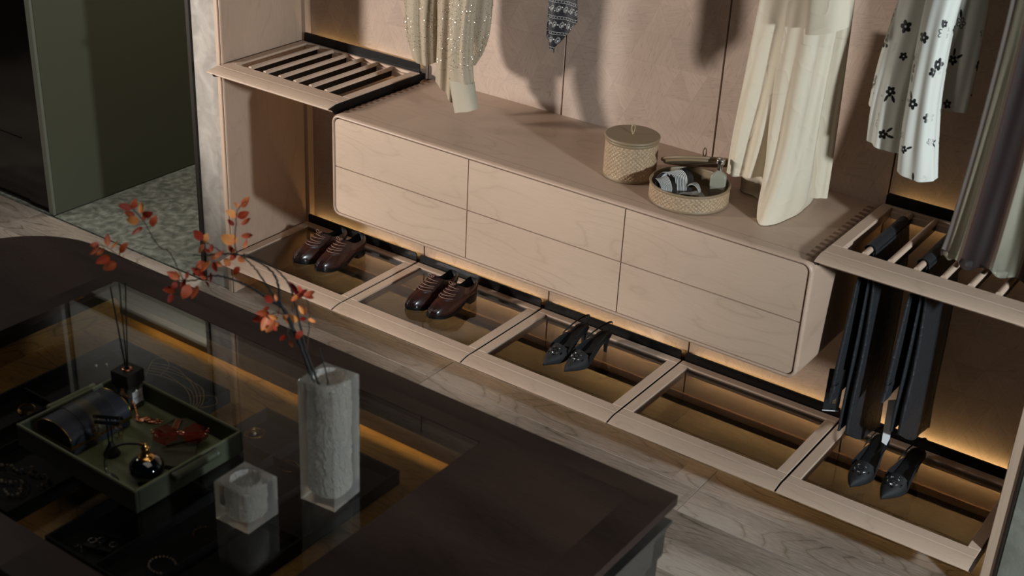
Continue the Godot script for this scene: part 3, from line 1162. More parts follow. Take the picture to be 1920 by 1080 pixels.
func make_slingback(called: String, label: String) -> Node3D:
	var t := thing(called, label, "shoe", Vector3.ZERO, 0.0, "black slingback heels")
	var ft := MB.new()
	var mid := []
	var half := []
	for i in 41:
		var s := i / 40.0
		mid.append(bed(s))
		half.append(Vector3(bed_w(s), 0, 0))
	strip(ft, mid, half, 0.005, 7)
	var ins := MB.new()
	var m2 := []
	var h2 := []
	for i in 25:
		var s := 0.02 + 0.66 * i / 24.0
		m2.append(bed(s) + Vector3(0, 0.0034, 0))
		h2.append(Vector3(bed_w(s) * 0.86, 0, 0))
	strip(ins, m2, h2, 0.002, 7)
	var vamp := MB.new()
	var rows := []
	var inner := []
	for i in 22:
		var s := lerpf(0.60, 1.0, i / 21.0)
		var hgt := table([0.60, 0.70, 0.82, 0.92, 1.0], [0.046, 0.043, 0.031, 0.020, 0.007], s)
		var r := PackedVector3Array()
		var q := PackedVector3Array()
		for j in 17:
			var a := PI * j / 16.0
			var back := 0.012 * sin(a) * (1.0 - i / 21.0)       # the throat is cut in a curve
			var c := bed(s) + Vector3(0, 0, back)
			var w := bed_w(s) + 0.0018
			r.append(c + Vector3(w * cos(a), hgt * pow(sin(a), 0.72), 0))
			q.append(c + Vector3((w - 0.0018) * cos(a), (hgt - 0.0018) * pow(sin(a), 0.72), 0))
		rows.append(r)
		inner.append(q)
	vamp.grid(rows)
	vamp.grid(inner, false, true)
	vamp.grid([inner[0], rows[0]])
	for sd in [-1.0, 1.0]:                        # the sides run on back into the sling strap
		var mm := []
		var hh := []
		for i in 18:
			var s := lerpf(0.66, 0.30, i / 17.0)
			var hw := table([0.0, 0.3, 0.7, 1.0], [0.020, 0.019, 0.012, 0.004], i / 17.0)
			mm.append(bed(s) + Vector3(sd * (bed_w(s) + 0.001), hw + 0.002 * i / 17.0, 0))
			hh.append(Vector3(0, hw, 0))
		strip(vamp, mm, hh, 0.0018, 4)
	var strap := MB.new()
	var sp := []
	for i in 25:
		var a := PI * i / 24.0
		var far := sin(a)
		var s0 := bed(0.42)
		sp.append(Vector3(0.031 * cos(a) * (1.0 - 0.25 * far), s0.y + 0.028 + (0.112 - s0.y - 0.028 + 0.008) * pow(far, 0.75), lerpf(0.42 * HL, -0.012, pow(far, 0.8))))
	var half2 := []
	for i in 25:
		half2.append(Vector3(0, 0.0035, 0))
	strip(strap, sp, half2, 0.0018, 4)
	var heel := MB.new()
	var hr := []
	for k in [[0.081, 0.0225, 0.028, 0.0], [0.073, 0.021, 0.026, 0.003], [0.058, 0.0135, 0.017, 0.006], [0.035, 0.0105, 0.013, 0.008], [0.012, 0.0085, 0.010, 0.010], [0.0, 0.0085, 0.010, 0.010], [0.0, 0.0003, 0.0003, 0.010]]:
		var r := PackedVector3Array()
		for j in 16:
			var a := TAU * j / 16.0
			r.append(Vector3(k[1] * cos(a), k[0], k[2] * 0.9 * (1.0 + sin(a)) * 0.5 + k[3] - 0.001))
		hr.append(r)
	heel.grid(hr.slice(0, 6), true)
	heel.grid(hr.slice(5, 7), true)
	var orn := MB.new()
	var orn2 := MB.new()
	var r := RandomNumberGenerator.new()
	r.seed = 17
	for i in 46:
		var ring: float = [1.0, 0.66, 0.3][i % 3]
		var a := TAU * i / 46.0 * 3.0 + r.randf() * 0.2
		var s := 0.755 + 0.085 * ring * sin(a)
		var x := 0.85 * ring * cos(a)
		var hgt := table([0.60, 0.70, 0.82, 0.92, 1.0], [0.046, 0.043, 0.031, 0.020, 0.007], s)
		var ang := PI / 2 - x * 0.95
		var p := bed(s) + Vector3((bed_w(s) + 0.002) * cos(ang), hgt * pow(sin(ang), 0.72) + 0.0025, 0)
		(orn if i % 3 != 1 else orn2).ball(p + Vector3(0, r.randf() * 0.002, 0), r.randf_range(0.0022, 0.0038), 6)
	for q in [["sole", ft, M.black_satin], ["insole", ins, M.insole_black], ["vamp", vamp, M.black_suede], ["sling_strap", strap, M.black_suede], ["heel", heel, M.black_suede], ["crystal", orn, M.jet], ["crystal", orn2, M.crystal_bead]]:
		part(q[0], q[1], q[2], t)
	return t


func build_shoes() -> void:
	var sl := mat("shoe_leather", Color.WHITE, 0.26)
	sl.vertex_color_use_as_albedo = true
	sl.clearcoat_enabled = true
	sl.clearcoat = 0.5
	sl.clearcoat_roughness = 0.12
	mat("shoe_brown", Color(0.20, 0.115, 0.095), 0.34)
	mat("lace_brown", Color(0.56, 0.42, 0.35), 0.5)
	mat("sole_black", Color(0.045, 0.045, 0.047), 0.3)
	mat("insole_black", Color(0.07, 0.068, 0.068), 0.42)
	var su := mat("black_suede", Color(0.035, 0.036, 0.042), 0.7)
	su.rim_enabled = true
	su.rim = 0.25
	mat("jet", Color(0.02, 0.02, 0.022), 0.06)
	mat("crystal_bead", Color(0.85, 0.86, 0.88), 0.08, 1.0)
	var y := SHELF_Y - 0.0056
	var d := make_derby("lace_up_shoe", "left brown leather lace-up of the pair on the far left shoe shelf", 1.0)
	d.position = Vector3(0.298, y, 0.116)
	d.rotation.y = -0.13
	copy(d, "right brown leather lace-up of the pair on the far left shoe shelf", Vector3(0.398, y, 0.110), -0.04)
	copy(d, "left brown lace-up of the pair on the second shoe shelf, under the drawers", Vector3(0.918, y, 0.128), -0.09)
	copy(d, "right brown lace-up of the pair on the second shoe shelf, under the drawers", Vector3(1.018, y, 0.128), -0.04)
	var h := make_slingback("slingback_shoe", "left black jewelled slingback on the middle shoe shelf")
	h.position = Vector3(1.588, y, 0.170)
	h.rotation.y = -0.10
	copy(h, "right black jewelled slingback on the middle shoe shelf", Vector3(1.685, y, 0.160), -0.14)
	copy(h, "left black jewelled slingback under the white price tag, right end shelf", Vector3(2.800, y, 0.172), -0.03)
	copy(h, "right black jewelled slingback on the right end shelf below the trousers", Vector3(2.930, y, 0.172), -0.12)


# ---------------------------------------------------------------- clothes
func hanger(parent: Node3D, x: float, z: float, half: float, y := 1.99) -> void:
	var hk := MB.new()
	var pts := []
	var off: Vector3 = parent.position
	for i in 13:
		var a := -0.5 + 3.9 * i / 12.0
		pts.append(Vector3(x, 2.1205 + 0.0148 * sin(a), 0.30 + 0.0148 * cos(a)) - off)
	pts.append(Vector3(x, 2.07, lerpf(z, 0.30, 0.5) - off.z * 0.5))
	pts.append(Vector3(x, y, z))
	hk.tube(pts, 0.0018, 6)
	part("hanger_hook", hk, M.steel, parent)
	var arm := MB.new()
	var ap := []
	for i in 15:
		var u := -1.0 + 2.0 * i / 14.0
		ap.append(Vector3(x + u * half, y - 0.055 * u * u, z))
	arm.tube(ap, 0.007, 8)
	part("hanger_arm", arm, M.maple_dark, parent)


func fabric(called: String, color: Color, rough: float, tex := "", size := 0.05, cm := 0.05, through := Color.BLACK) -> StandardMaterial3D:
	var m := mat(called, color, rough)
	m.rim_enabled = true
	m.rim = 0.2
	m.uv1_triplanar = true
	m.uv1_scale = Vector3.ONE / size
	if tex: relief(m, tex, cm)
	if through != Color.BLACK:
		m.backlight_enabled = true
		m.backlight = through
	return m


func build_clothes() -> void:
	fabric("sequin_cloth", Color(0.66, 0.595, 0.50), 0.5, "weave", 0.10, 0.06, Color(0.15, 0.14, 0.12))
	fabric("cuff_cloth", Color(0.66, 0.62, 0.54), 0.55, "weave", 0.12, 0.05)
	fabric("cream_cloth", Color(0.80, 0.75, 0.66), 0.7, "crease", 0.8, 0.45, Color(0.22, 0.20, 0.16))
	var fl := tri_mat("floral_cloth", "flowers", Color(0.90, 0.91, 0.91), 0.55, 0.42, true, Vector3(0.35, 0.15, 0))
	fl.uv1_scale = Vector3(1.0 / 0.80, 1.0 / 0.46, 1.0 / 0.80)
	fl.backlight_enabled = true
	fl.backlight = Color(0.30, 0.30, 0.28)
	var bd := tri_mat("bandana_cloth", "bandana", Color.WHITE, 0.6, 0.22, true, Vector3(0.2, 0.1, 0.3))
	bd.rim_enabled = true
	bd.rim = 0.1
	fabric("trouser_cloth", Color(0.098, 0.104, 0.118), 0.6, "crease", 0.4, 0.5)
	var kn := mat("knit_cloth", Color.WHITE, 0.9)
	kn.albedo_texture = T.stripes
	kn.uv1_scale = Vector3(0.72, 90.0, 1)
	kn.uv1_offset = Vector3(0.30, 0, 0)
	kn.rim_enabled = true
	kn.rim = 0.15
	mat("knit_relief", Color.WHITE, 0.9)
	mat("tag_navy", Color(0.02, 0.022, 0.045), 0.5)
	mat("print_gold", Color(0.42, 0.37, 0.20), 0.5)
	mat("sequin", Color(0.97, 0.94, 0.88), 0.25, 1.0)

	# a sheer sequinned shirt
	var s := thing("sequin_shirt", "sheer champagne sequinned shirt hanging open above the left end of the cabinet", "shirt")
	s.position = Vector3(-0.010, -0.006, -0.02)
	hanger(s, 0.97, 0.30, 0.19, 1.97)
	var b := MB.new()
	cloth(b, [[1.95, 0.90, 0.30, 0.08, 0.03, 0.004], [1.70, 0.865, 0.30, 0.085, 0.035, 0.008], [1.40, 0.853, 0.30, 0.078, 0.032, 0.010], [1.28, 0.860, 0.30, 0.075, 0.030, 0.010], [1.20, 0.872, 0.30, 0.062, 0.026, 0.008]], 72, 40, 6.0, 0.4, func(a: float): return 0.012 * cos(a * 2.0))
	var c := MB.new()
	cloth(c, [[1.95, 1.01, 0.29, 0.07, 0.03, 0.004], [1.60, 0.985, 0.29, 0.066, 0.03, 0.009], [1.30, 0.977, 0.29, 0.056, 0.028, 0.011], [1.10, 0.985, 0.30, 0.058, 0.026, 0.011]], 72, 40, 5.0, 1.9, func(a: float): return -0.045 * cos(a))
	part("front", b, M.sequin_cloth, s)
	part("front", c, M.sequin_cloth, s)
	var d := MB.new()
	cloth(d, [[1.95, 1.09, 0.27, 0.06, 0.035, 0.003], [1.60, 1.088, 0.27, 0.055, 0.034, 0.006], [1.38, 1.078, 0.27, 0.054, 0.032, 0.008], [1.29, 1.070, 0.27, 0.043, 0.026, 0.006], [1.22, 1.058, 0.27, 0.020, 0.018, 0.003]], 48, 30, 4.0, 0.8)
	part("sleeve", d, M.sequin_cloth, s)
	var e := MB.new()
	cloth(e, [[1.95, 1.09, 0.34, 0.055, 0.034, 0.004], [1.60, 1.092, 0.355, 0.044, 0.032, 0.006], [1.40, 1.083, 0.365, 0.042, 0.030, 0.007], [1.27, 1.083, 0.370, 0.046, 0.030, 0.007], [1.19, 1.098, 0.374, 0.047, 0.026, 0.004]], 56, 36, 5.0, 2.6, null, 0.8)
	part("sleeve", e, M.sequin_cloth, s)
	var cu := MB.new()
	cloth(cu, [[1.192, 1.098, 0.374, 0.050, 0.026, 0.001], [1.15, 1.110, 0.378, 0.050, 0.025, 0.001], [1.087, 1.132, 0.384, 0.047, 0.024, 0.001]], 48, 10, 2.0, 0.0, func(a: float): return 0.018 * cos(a), 0.75, -0.1)
	part("cuff", cu, M.cuff_cloth, s)
	# sequins sewn on: scattered small discs, glued flat to the cloth
	var disc := MB.new()
	disc.lathe([Vector2(0.0001, 0.0), Vector2(0.0013, 0.0), Vector2(0.0013, 0.0), Vector2(0.0013, 0.0004), Vector2(0.0013, 0.0004), Vector2(0.0001, 0.0005)], 7)
	var mm := MultiMesh.new()
	mm.transform_format = MultiMesh.TRANSFORM_3D
	mm.mesh = disc.mesh()
	var srcs := [b, c, d, e]
	var picks := []
	var r := RandomNumberGenerator.new()
	r.seed = 31
	for q in srcs:
		var half: int = q.vs.size() * 2 / 5
		for i in 1500:
			var k := r.randi_range(0, half - 1)
			if q.vs[k].y > 1.75: continue
			var nn: Vector3 = (q.ns[k] + Vector3(r.randf_range(-0.35, 0.35), r.randf_range(-0.35, 0.35), r.randf_range(-0.35, 0.35))).normalized()
			var jit := Vector3(r.randf_range(-0.003, 0.003), r.randf_range(-0.012, 0.012), 0)
			picks.append(Transform3D(Basis(Quaternion(Vector3.UP, nn)), q.vs[k] + q.ns[k] * 0.0008 + jit))
	mm.instance_count = picks.size()
	for i in picks.size():
		mm.set_instance_transform(i, picks[i])
	var mi := MultiMeshInstance3D.new()
	mi.name = "sequins"
	mi.multimesh = mm
	mi.material_override = M.sequin
	mi.set_meta("kind", "stuff")
	s.add_child(mi)

	# navy bandana, its two pointed ends
	var n := thing("bandana", "navy paisley bandana hanging in two pointed ends before the panel joint", "scarf")
	n.position = Vector3(0.034, 0.020, 0.07)
	var bz := 0.30
	var f1 := MB.new()
	var mid := []
	var hw := []
	for i in 30:
		var y := lerpf(2.135, 1.40, i / 29.0)
		mid.append(Vector3(1.488 + 0.004 * sin(i * 0.5), y, bz + 0.012 + 0.006 * sin(i * 0.33)))
		hw.append(Vector3(lerpf(0.035, 0.056, smoothstep(2.1, 1.5, y)), 0, 0.006 * sin(i * 0.7)))
	var rows := []
	for lay in 2:
		var rr := []
		for i in 30:
			var p := PackedVector3Array()
			for j in 13:
				var u := -1.0 + j / 6.0
				var y0: float = mid[i].y
				var low: float = 1.363 + 0.125 * maxf((u + 0.78) / 1.78, 0.0) + (0.06 * (-0.78 - u) / 0.22 if u < -0.78 else 0.0)
				var yy: float = lerpf(2.135, low, i / 29.0)
				p.append(Vector3(mid[i].x + hw[i].x * u, yy, mid[i].z + 0.006 * sin(u * 4.0 + i * 0.15) - lay * 0.003))
			rr.append(p)
		f1.grid(rr, false, lay == 0)
		rows.append(rr)
	part("end", f1, M.bandana_cloth, n)
	var f2 := MB.new()
	for lay in 2:
		var rr := []
		for i in 24:
			var p := PackedVector3Array()
			for j in 9:
				var u := -1.0 + j / 4.0
				var low: float = 1.358 + 0.05 * maxf((0.7 - u) / 1.7, 0.0)
				var yy: float = lerpf(2.135, low, i / 23.0)
				var w: float = lerpf(0.035, 0.017, smoothstep(2.1, 1.36, yy))
				p.append(Vector3(lerpf(1.475, 1.434, smoothstep(2.1, 1.45, yy)) + w * u, yy, bz - 0.008 + 0.004 * sin(u * 3.0 + i * 0.2) - lay * 0.003))
			rr.append(p)
		f2.grid(rr, false, lay == 0)
	part("end", f2, M.bandana_cloth, n)
	var kn2 := MB.new()
	kn2.ball(Vector3(1.488, 2.130, bz + 0.012), 0.020, 10)
	part("knot", kn2, M.bandana_cloth, n)

	# long cream shirt dress whose hem lies on the cabinet
	var t := thing("shirt_dress", "long cream cotton shirt dress hanging down onto the cabinet top", "dress")
	hanger(t, 2.36, 0.30, 0.17, 1.98)
	var lf := MB.new()
	cloth(lf, [[1.96, 2.30, 0.30, 0.09, 0.03, 0.003], [1.70, 2.285, 0.30, 0.095, 0.035, 0.008], [1.45, 2.262, 0.30, 0.09, 0.036, 0.012], [1.25, 2.243, 0.30, 0.085, 0.036, 0.014], [1.115, 2.232, 0.295, 0.078, 0.034, 0.014]], 80, 50, 5.0, 0.9, func(a: float): return 0.012 * sin(a * 2.0))
	part("panel", lf, M.cream_cloth, t)
	var bl := MB.new()
	cloth(bl, [[1.60, 2.26, 0.23, 0.08, 0.03, 0.004], [1.25, 2.245, 0.21, 0.080, 0.036, 0.008], [1.06, 2.240, 0.19, 0.078, 0.040, 0.010], [1.0145, 2.240, 0.19, 0.076, 0.046, 0.010]], 64, 30, 4.0, 2.2)
	part("panel", bl, M.cream_cloth, t)
	var shade_caster := MB.new()  # extra panel hidden behind the front, added to throw shade on the wall
	cloth(shade_caster, [[1.96, 2.37, 0.235, 0.085, 0.028, 0.003], [1.60, 2.372, 0.215, 0.082, 0.030, 0.007], [1.25, 2.372, 0.190, 0.080, 0.032, 0.009], [1.05, 2.372, 0.165, 0.074, 0.034, 0.009]], 64, 36, 4.0, 1.3)
	part("panel", shade_caster, M.cream_cloth, t)
	var rt := MB.new()
	cloth(rt, [[1.96, 2.375, 0.32, 0.09, 0.035, 0.003], [1.70, 2.375, 0.325, 0.080, 0.040, 0.007], [1.45, 2.368, 0.325, 0.076, 0.046, 0.009], [1.28, 2.362, 0.31, 0.073, 0.060, 0.010], [1.14, 2.358, 0.275, 0.066, 0.115, 0.009], [1.05, 2.352, 0.245, 0.060, 0.170, 0.006], [1.0145, 2.350, 0.235, 0.052, 0.192, 0.003]], 96, 60, 5.0, 0.2, null, 0.9)
	part("front", rt, M.cream_cloth, t)
	var sv := MB.new()
	cloth(sv, [[1.97, 2.41, 0.36, 0.07, 0.035, 0.003], [1.82, 2.43, 0.375, 0.068, 0.042, 0.004], [1.665, 2.446, 0.385, 0.063, 0.045, 0.004]], 56, 24, 3.0, 1.0, func(a: float): return 0.018 * cos(a) - 0.010 * sin(a))
	part("sleeve", sv, M.cream_cloth, t)

	# white blouse with black flowers
	var w := thing("floral_blouse", "white blouse printed with black flowers, lit brightly, beside the striped jumper", "blouse")
	hanger(w, 2.74, 0.28, 0.15, 1.98)
	var w1 := MB.new()
	cloth(w1, [[1.96, 2.70, 0.29, 0.06, 0.03, 0.002], [1.78, 2.672, 0.29, 0.054, 0.032, 0.004], [1.50, 2.652, 0.30, 0.055, 0.032, 0.006], [1.325, 2.655, 0.30, 0.054, 0.030, 0.007]], 64, 40, 4.0, 0.6, func(a: float): return -0.008 * cos(a))
	part("body", w1, M.floral_cloth, w)
	var w2 := MB.new()
	cloth(w2, [[1.90, 2.66, 0.25, 0.04, 0.02, 0.002], [1.60, 2.612, 0.25, 0.034, 0.02, 0.003], [1.425, 2.592, 0.25, 0.026, 0.018, 0.003]], 40, 24, 3.0, 1.6)
	part("body", w2, M.floral_cloth, w)
	var w3 := MB.new()
	cloth(w3, [[1.96, 2.775, 0.35, 0.050, 0.035, 0.002], [1.75, 2.762, 0.355, 0.044, 0.036, 0.005], [1.55, 2.764, 0.36, 0.045, 0.036, 0.006], [1.40, 2.774, 0.36, 0.052, 0.034, 0.007], [1.288, 2.788, 0.36, 0.058, 0.030, 0.005]], 64, 44, 4.0, 2.4, func(a: float): return -0.010 * sin(a))
	part("sleeve", w3, M.floral_cloth, w)
	var w4 := MB.new()
	cloth(w4, [[1.96, 2.80, 0.22, 0.045, 0.03, 0.002], [1.70, 2.808, 0.21, 0.044, 0.03, 0.004], [1.455, 2.805, 0.20, 0.045, 0.028, 0.004]], 48, 30, 3.0, 0.2)
	part("sleeve", w4, M.floral_cloth, w)

	# striped jumper at the right
	var j := thing("striped_jumper", "brown, grey and sand striped knitted jumper hanging over the right trouser rack", "jumper")
	hanger(j, 3.09, 0.31, 0.14, 1.985)
	var jb := MB.new()
	cloth(jb, [[1.965, 3.09, 0.33, 0.150, 0.030, 0.003], [1.70, 3.095, 0.33, 0.158, 0.038, 0.004], [1.40, 3.090, 0.335, 0.163, 0.042, 0.006], [1.16, 3.083, 0.345, 0.170, 0.044, 0.008], [1.066, 3.078, 0.348, 0.172, 0.045, 0.010]], 150, 60, 11.0, 0.5, func(a: float): return 0.010 * sin(a * 11.0 + 1.2) + 0.006 * sin(a * 5.0), 1.0, 0.0, 0.003)
	relief(M.knit_cloth, "knit", 0.25)
	part("body", jb, M.knit_cloth, j)
	var hb := MB.new()
	cloth(hb, [[1.080, 3.0785, 0.348, 0.1735, 0.0465, 0.010], [1.063, 3.078, 0.348, 0.1735, 0.0465, 0.010]], 150, 3, 11.0, 2.05, func(a: float): return 0.010 * sin(a * 11.0 + 1.2) + 0.006 * sin(a * 5.0), 1.0, 0.0, 0.003)
	part("hem_band", hb, M.knit_cloth, j)

	trousers(RACK_ROD[0], 0.0, 0.30, "dark trousers with a navy card tag, folded over the first rod beside the cabinet", true)
	trousers(RACK_ROD[2], -0.012, 0.36, "dark trousers with a white paper tag, folded over a rod under the striped jumper", false)

const RACK_ROD := [2.708, 2.7895, 2.871, 2.9525]


func trousers(x: float, dz: float, low: float, label: String, navy: bool) -> void:
	var t := thing("trousers", label, "trousers", Vector3.ZERO, 0.0, "dark trousers on the right rack")
	# over the rod, then down both sides as one fold of cloth, seen from its edge
	var top := MB.new()
	var rows := []
	for lay in 2:
		var rr := []
		for i in 13:
			var a := PI * i / 12.0
			var p := PackedVector3Array()
			var rad := 0.0190 - 0.003 * lay
			for k in 9:
				p.append(Vector3(x + rad * cos(a), 1.0315 + rad * sin(a), 0.13 + dz + 0.285 * k / 8.0))
			rr.append(p)
		top.grid(rr, false, lay == 0)
	part("fold", top, M.trouser_cloth, t)
	var leg := MB.new()
	cloth(leg, [[1.034, x + 0.0185, 0.272 + dz, 0.003, 0.142, 0.0003], [0.90, x + 0.028, 0.262 + dz, 0.010, 0.150, 0.0020], [0.70, x + 0.034, 0.262 + dz, 0.013, 0.152, 0.0035], [0.50, x + 0.038, 0.275 + dz, 0.014, 0.160, 0.0030], [low, x + 0.040, 0.268 + dz, 0.014, 0.172, 0.0025]], 72, 44, 5.0, 0.7, func(a: float): return 0.095 * sin(a) * (0.5 if sin(a) < 0 else 1.0), 0.7)
	part("leg", leg, M.trouser_cloth, t)
	var leg2 := MB.new()
	cloth(leg2, [[1.030, x + 0.0130, 0.290 + dz, 0.002, 0.128, 0.0003], [0.80, x + 0.012, 0.290 + dz, 0.007, 0.132, 0.003], [low + 0.16, x + 0.010, 0.290 + dz, 0.010, 0.142, 0.003], [low + 0.09, x + 0.010, 0.290 + dz, 0.010, 0.142, 0.003]], 60, 40, 4.0, 2.0, null, 0.7)
	part("leg", leg2, M.trouser_cloth, t)
	var leg3 := MB.new()
	cloth(leg3, [[1.034, x - 0.0165, 0.272 + dz, 0.003, 0.140, 0.0003], [0.85, x - 0.020, 0.285 + dz, 0.010, 0.150, 0.003], [0.62, x - 0.024, 0.300 + dz, 0.012, 0.155, 0.004], [low + 0.22, x - 0.024, 0.305 + dz, 0.013, 0.160, 0.004]], 60, 40, 4.0, 1.1, func(a: float): return -0.02 * sin(a), 0.7)
	part("leg", leg3, M.trouser_cloth, t)
	var hm := MB.new()
	cloth(hm, [[low + 0.262, x - 0.024, 0.303 + dz, 0.0145, 0.1615, 0.004], [low + 0.256, x - 0.024, 0.303 + dz, 0.0145, 0.1615, 0.004]], 60, 2, 4.0, 2.4, func(a: float): return -0.02 * sin(a), 0.7)
	part("hem", hm, M.trouser_cloth, t)
	if navy:
		var g := MB.new()
		g.xf = Transform3D(Basis.from_euler(Vector3(0, 0.55, 0)), Vector3(x - 0.028, 0.528, 0.425 + dz))
		g.box(Vector3.ZERO, Vector3(0.052, 0.155, 0.0015), 0.0004)
		part("card_tag", g, M.tag_navy, t)
		var wt := MB.new()
		wt.xf = Transform3D(g.xf.basis, g.xf.origin + Vector3(0, -0.0795, 0))
		wt.box(Vector3.ZERO, Vector3(0.053, 0.0035, 0.0022), 0.0004)
		part("tag_edge", wt, M.white_paper, t)
		var tx := TextMesh.new()
		tx.text = "EOMONES"
		tx.font_size = 16
		tx.pixel_size = 0.00082
		tx.depth = 0.0004
		var fo := SystemFont.new()
		fo.font_names = PackedStringArray(["Droid Sans"])
		fo.font_weight = 700
		tx.font = fo
		var o := part_mesh("tag_lettering", tx, M.print_gold, t)
		o.transform = Transform3D(g.xf.basis * Basis(Vector3(0, 0, 1), -PI / 2), g.xf.origin + g.xf.basis * Vector3(0.006, -0.02, 0.0011))
	else:
		var g := MB.new()
		g.xf = Transform3D(Basis.from_euler(Vector3(0.0, 0.75, 0.06)), Vector3(x - 0.020, 0.452, 0.372 + dz))
		g.extrude(PackedVector2Array([Vector2(-0.012, -0.085), Vector2(0.006, -0.100), Vector2(0.015, -0.075), Vector2(0.017, 0.075), Vector2(-0.008, 0.075)]), 0.0014)
		part("paper_tag", g, M.white_paper, t)


# ---------------------------------------------------------------- on the cabinet
func loop_handle(parent: Node3D, at: Vector3, up: Vector3, side: Vector3, h: float) -> void:
	var mb := MB.new()
	var pts := []
	for i in 19:
		var u := i / 18.0
		var a := -PI / 2 + TAU * u
		pts.append(at + up * (h * (0.5 + 0.5 * sin(a)) - 0.002) + side * (0.0095 * cos(a) * pow(0.5 + 0.5 * sin(a), 0.55) + 0.0016 * (1.0 if u > 0.5 else -1.0)))
	mb.tube(pts, 0.0025, 7)
	part("cord_loop", mb, M.cord, parent)


func build_cabinet_things() -> void:
	mat("tan_leather", Color(0.49, 0.415, 0.315), 0.5)
	mat("cord", Color(0.58, 0.50, 0.37), 0.7)
	var wv := mat("woven_leather", Color(0.71, 0.61, 0.50), 0.55)
	wv.uv1_scale = Vector3(9, 2.0, 1)
	relief(wv, "basket", 0.22)
	wv.albedo_texture = paint(256, 256, func(x: int, y: int):
		var im: float = 0.80 + 0.2 * fposmod(sin(floorf(x / 16.0) * 12.9 + floorf(y / 16.0) * 78.2) * 437.5, 1.0)
		return Color(im, im * 0.985, im * 0.95))
	var wl := wv.duplicate()
	wl.uv1_scale = Vector3(13, 0.85, 1)
	var y := 1.0123
	# tall lidded box
	var b := thing("round_box", "tall round tan woven leather box with its lid on", "box", Vector3(1.81, y, 0.345))
	var body := MB.new()
	body.lathe([Vector2(0.0905, 0.012), Vector2(0.0915, 0.07), Vector2(0.0905, 0.128)], 64)
	part("woven_side", body, wv, b)
	var base := MB.new()
	base.lathe([Vector2(0.001, 0.0), Vector2(0.088, 0.0), Vector2(0.0915, 0.002), Vector2(0.0925, 0.006), Vector2(0.0915, 0.011), Vector2(0.0900, 0.0125)], 64)
	part("base_rim", base, M.tan_leather, b)
	var rim := MB.new()
	rim.lathe([Vector2(0.0905, 0.127), Vector2(0.0918, 0.129), Vector2(0.0922, 0.133), Vector2(0.0915, 0.1365), Vector2(0.0890, 0.1375)], 64)
	part("top_rim", rim, M.tan_leather, b)
	var lid := MB.new()
	lid.lathe([Vector2(0.001, 0.1375), Vector2(0.0925, 0.1375), Vector2(0.0945, 0.1395), Vector2(0.0950, 0.1430), Vector2(0.0940, 0.1465), Vector2(0.0915, 0.1480), Vector2(0.0905, 0.1480), Vector2(0.001, 0.1483)], 64)
	part("lid", lid, M.tan_leather, b)
	loop_handle(b, Vector3(0, 0.148, 0), Vector3.UP, Vector3(0.8, 0, -0.6), 0.036)
	# low open one, its lid leaning on the back of its rim
	var k := thing("round_basket", "low round tan woven leather basket, open, beside the lidded box", "basket", Vector3(2.070, y, 0.398))
	var side := MB.new()
	side.lathe([Vector2(0.1315, 0.010), Vector2(0.1325, 0.032), Vector2(0.1315, 0.057)], 72)
	part("woven_side", side, wl, k)
	var in_mb := MB.new()
	in_mb.lathe([Vector2(0.001, 0.0), Vector2(0.128, 0.0), Vector2(0.132, 0.002), Vector2(0.1335, 0.006), Vector2(0.132, 0.0105), Vector2(0.1312, 0.011)], 72)
	part("base_rim", in_mb, M.tan_leather, k)
	var up := MB.new()
	up.lathe([Vector2(0.1310, 0.0565), Vector2(0.1335, 0.058), Vector2(0.1340, 0.062), Vector2(0.1320, 0.0650), Vector2(0.1285, 0.0650), Vector2(0.1265, 0.0630), Vector2(0.126, 0.058), Vector2(0.126, 0.008), Vector2(0.126, 0.008), Vector2(0.001, 0.006)], 72)
	part("lining", up, M.tan_leather, k)
	var l2 := thing("basket_lid", "round tan leather lid leaning behind the open basket", "lid", Vector3(2.027, 1.0925, 0.262))
	var lm := MB.new()
	lm.lathe([Vector2(0.001, -0.008), Vector2(0.116, -0.008), Vector2(0.119, -0.0065), Vector2(0.120, -0.001), Vector2(0.123, 0.0), Vector2(0.1275, 0.001), Vector2(0.129, 0.005), Vector2(0.1275, 0.0085), Vector2(0.123, 0.0100), Vector2(0.001, 0.0104)], 72)
	part("disc", lm, M.tan_leather, l2)
	loop_handle(l2, Vector3(0.02, 0.010, 0.0), Vector3.UP, Vector3(0.9, 0, -0.4), 0.040)
	var n := Vector3(-0.245, 0.90, -0.365).normalized()
	l2.basis = Basis(Quaternion(Vector3.UP, n))
	# frosted scent bottle in the basket
	var p := thing("scent_bottle", "frosted glass scent bottle with a silver ring cap, standing in the basket", "perfume bottle", Vector3(2.148, y + 0.0086, 0.352), 0.35)
	var fb := MB.new()
	var rr := []
	for q in [[0.0, 0.02], [0.0, 0.9], [0.003, 1.0], [0.075, 1.0], [0.086, 0.92], [0.093, 0.62], [0.097, 0.34], [0.104, 0.30], [0.104, 0.02]]:
		var ring := PackedVector3Array()
		for c in round_rect(-0.026 * q[1], -0.014 * q[1], 0.026 * q[1], 0.014 * q[1], 0.006 * q[1], 4):
			ring.append(Vector3(c.x, q[0], -c.y))
		rr.append(ring)
	fb.grid(rr, true)
	var frost := solid_glass("frosted_glass", Color(0.66, 0.65, 0.58), 0.50, 0.45)
	part("bottle", fb, frost, p)
	var cp := MB.new()
	cp.lathe([Vector2(0.001, 0.104), Vector2(0.009, 0.104), Vector2(0.009, 0.104), Vector2(0.009, 0.122), Vector2(0.0135, 0.124), Vector2(0.0145, 0.128), Vector2(0.0145, 0.139), Vector2(0.0130, 0.1415), Vector2(0.0105, 0.1415), Vector2(0.0095, 0.139), Vector2(0.0095, 0.1385), Vector2(0.001, 0.138)], 32)
	part("cap", cp, M.steel, p)
	# striped silk scarf crumpled in the basket
	var sc := thing("silk_scarf", "crumpled black silk scarf with fine white stripes in the open basket", "scarf", Vector3(2.070, y + 0.007, 0.398))
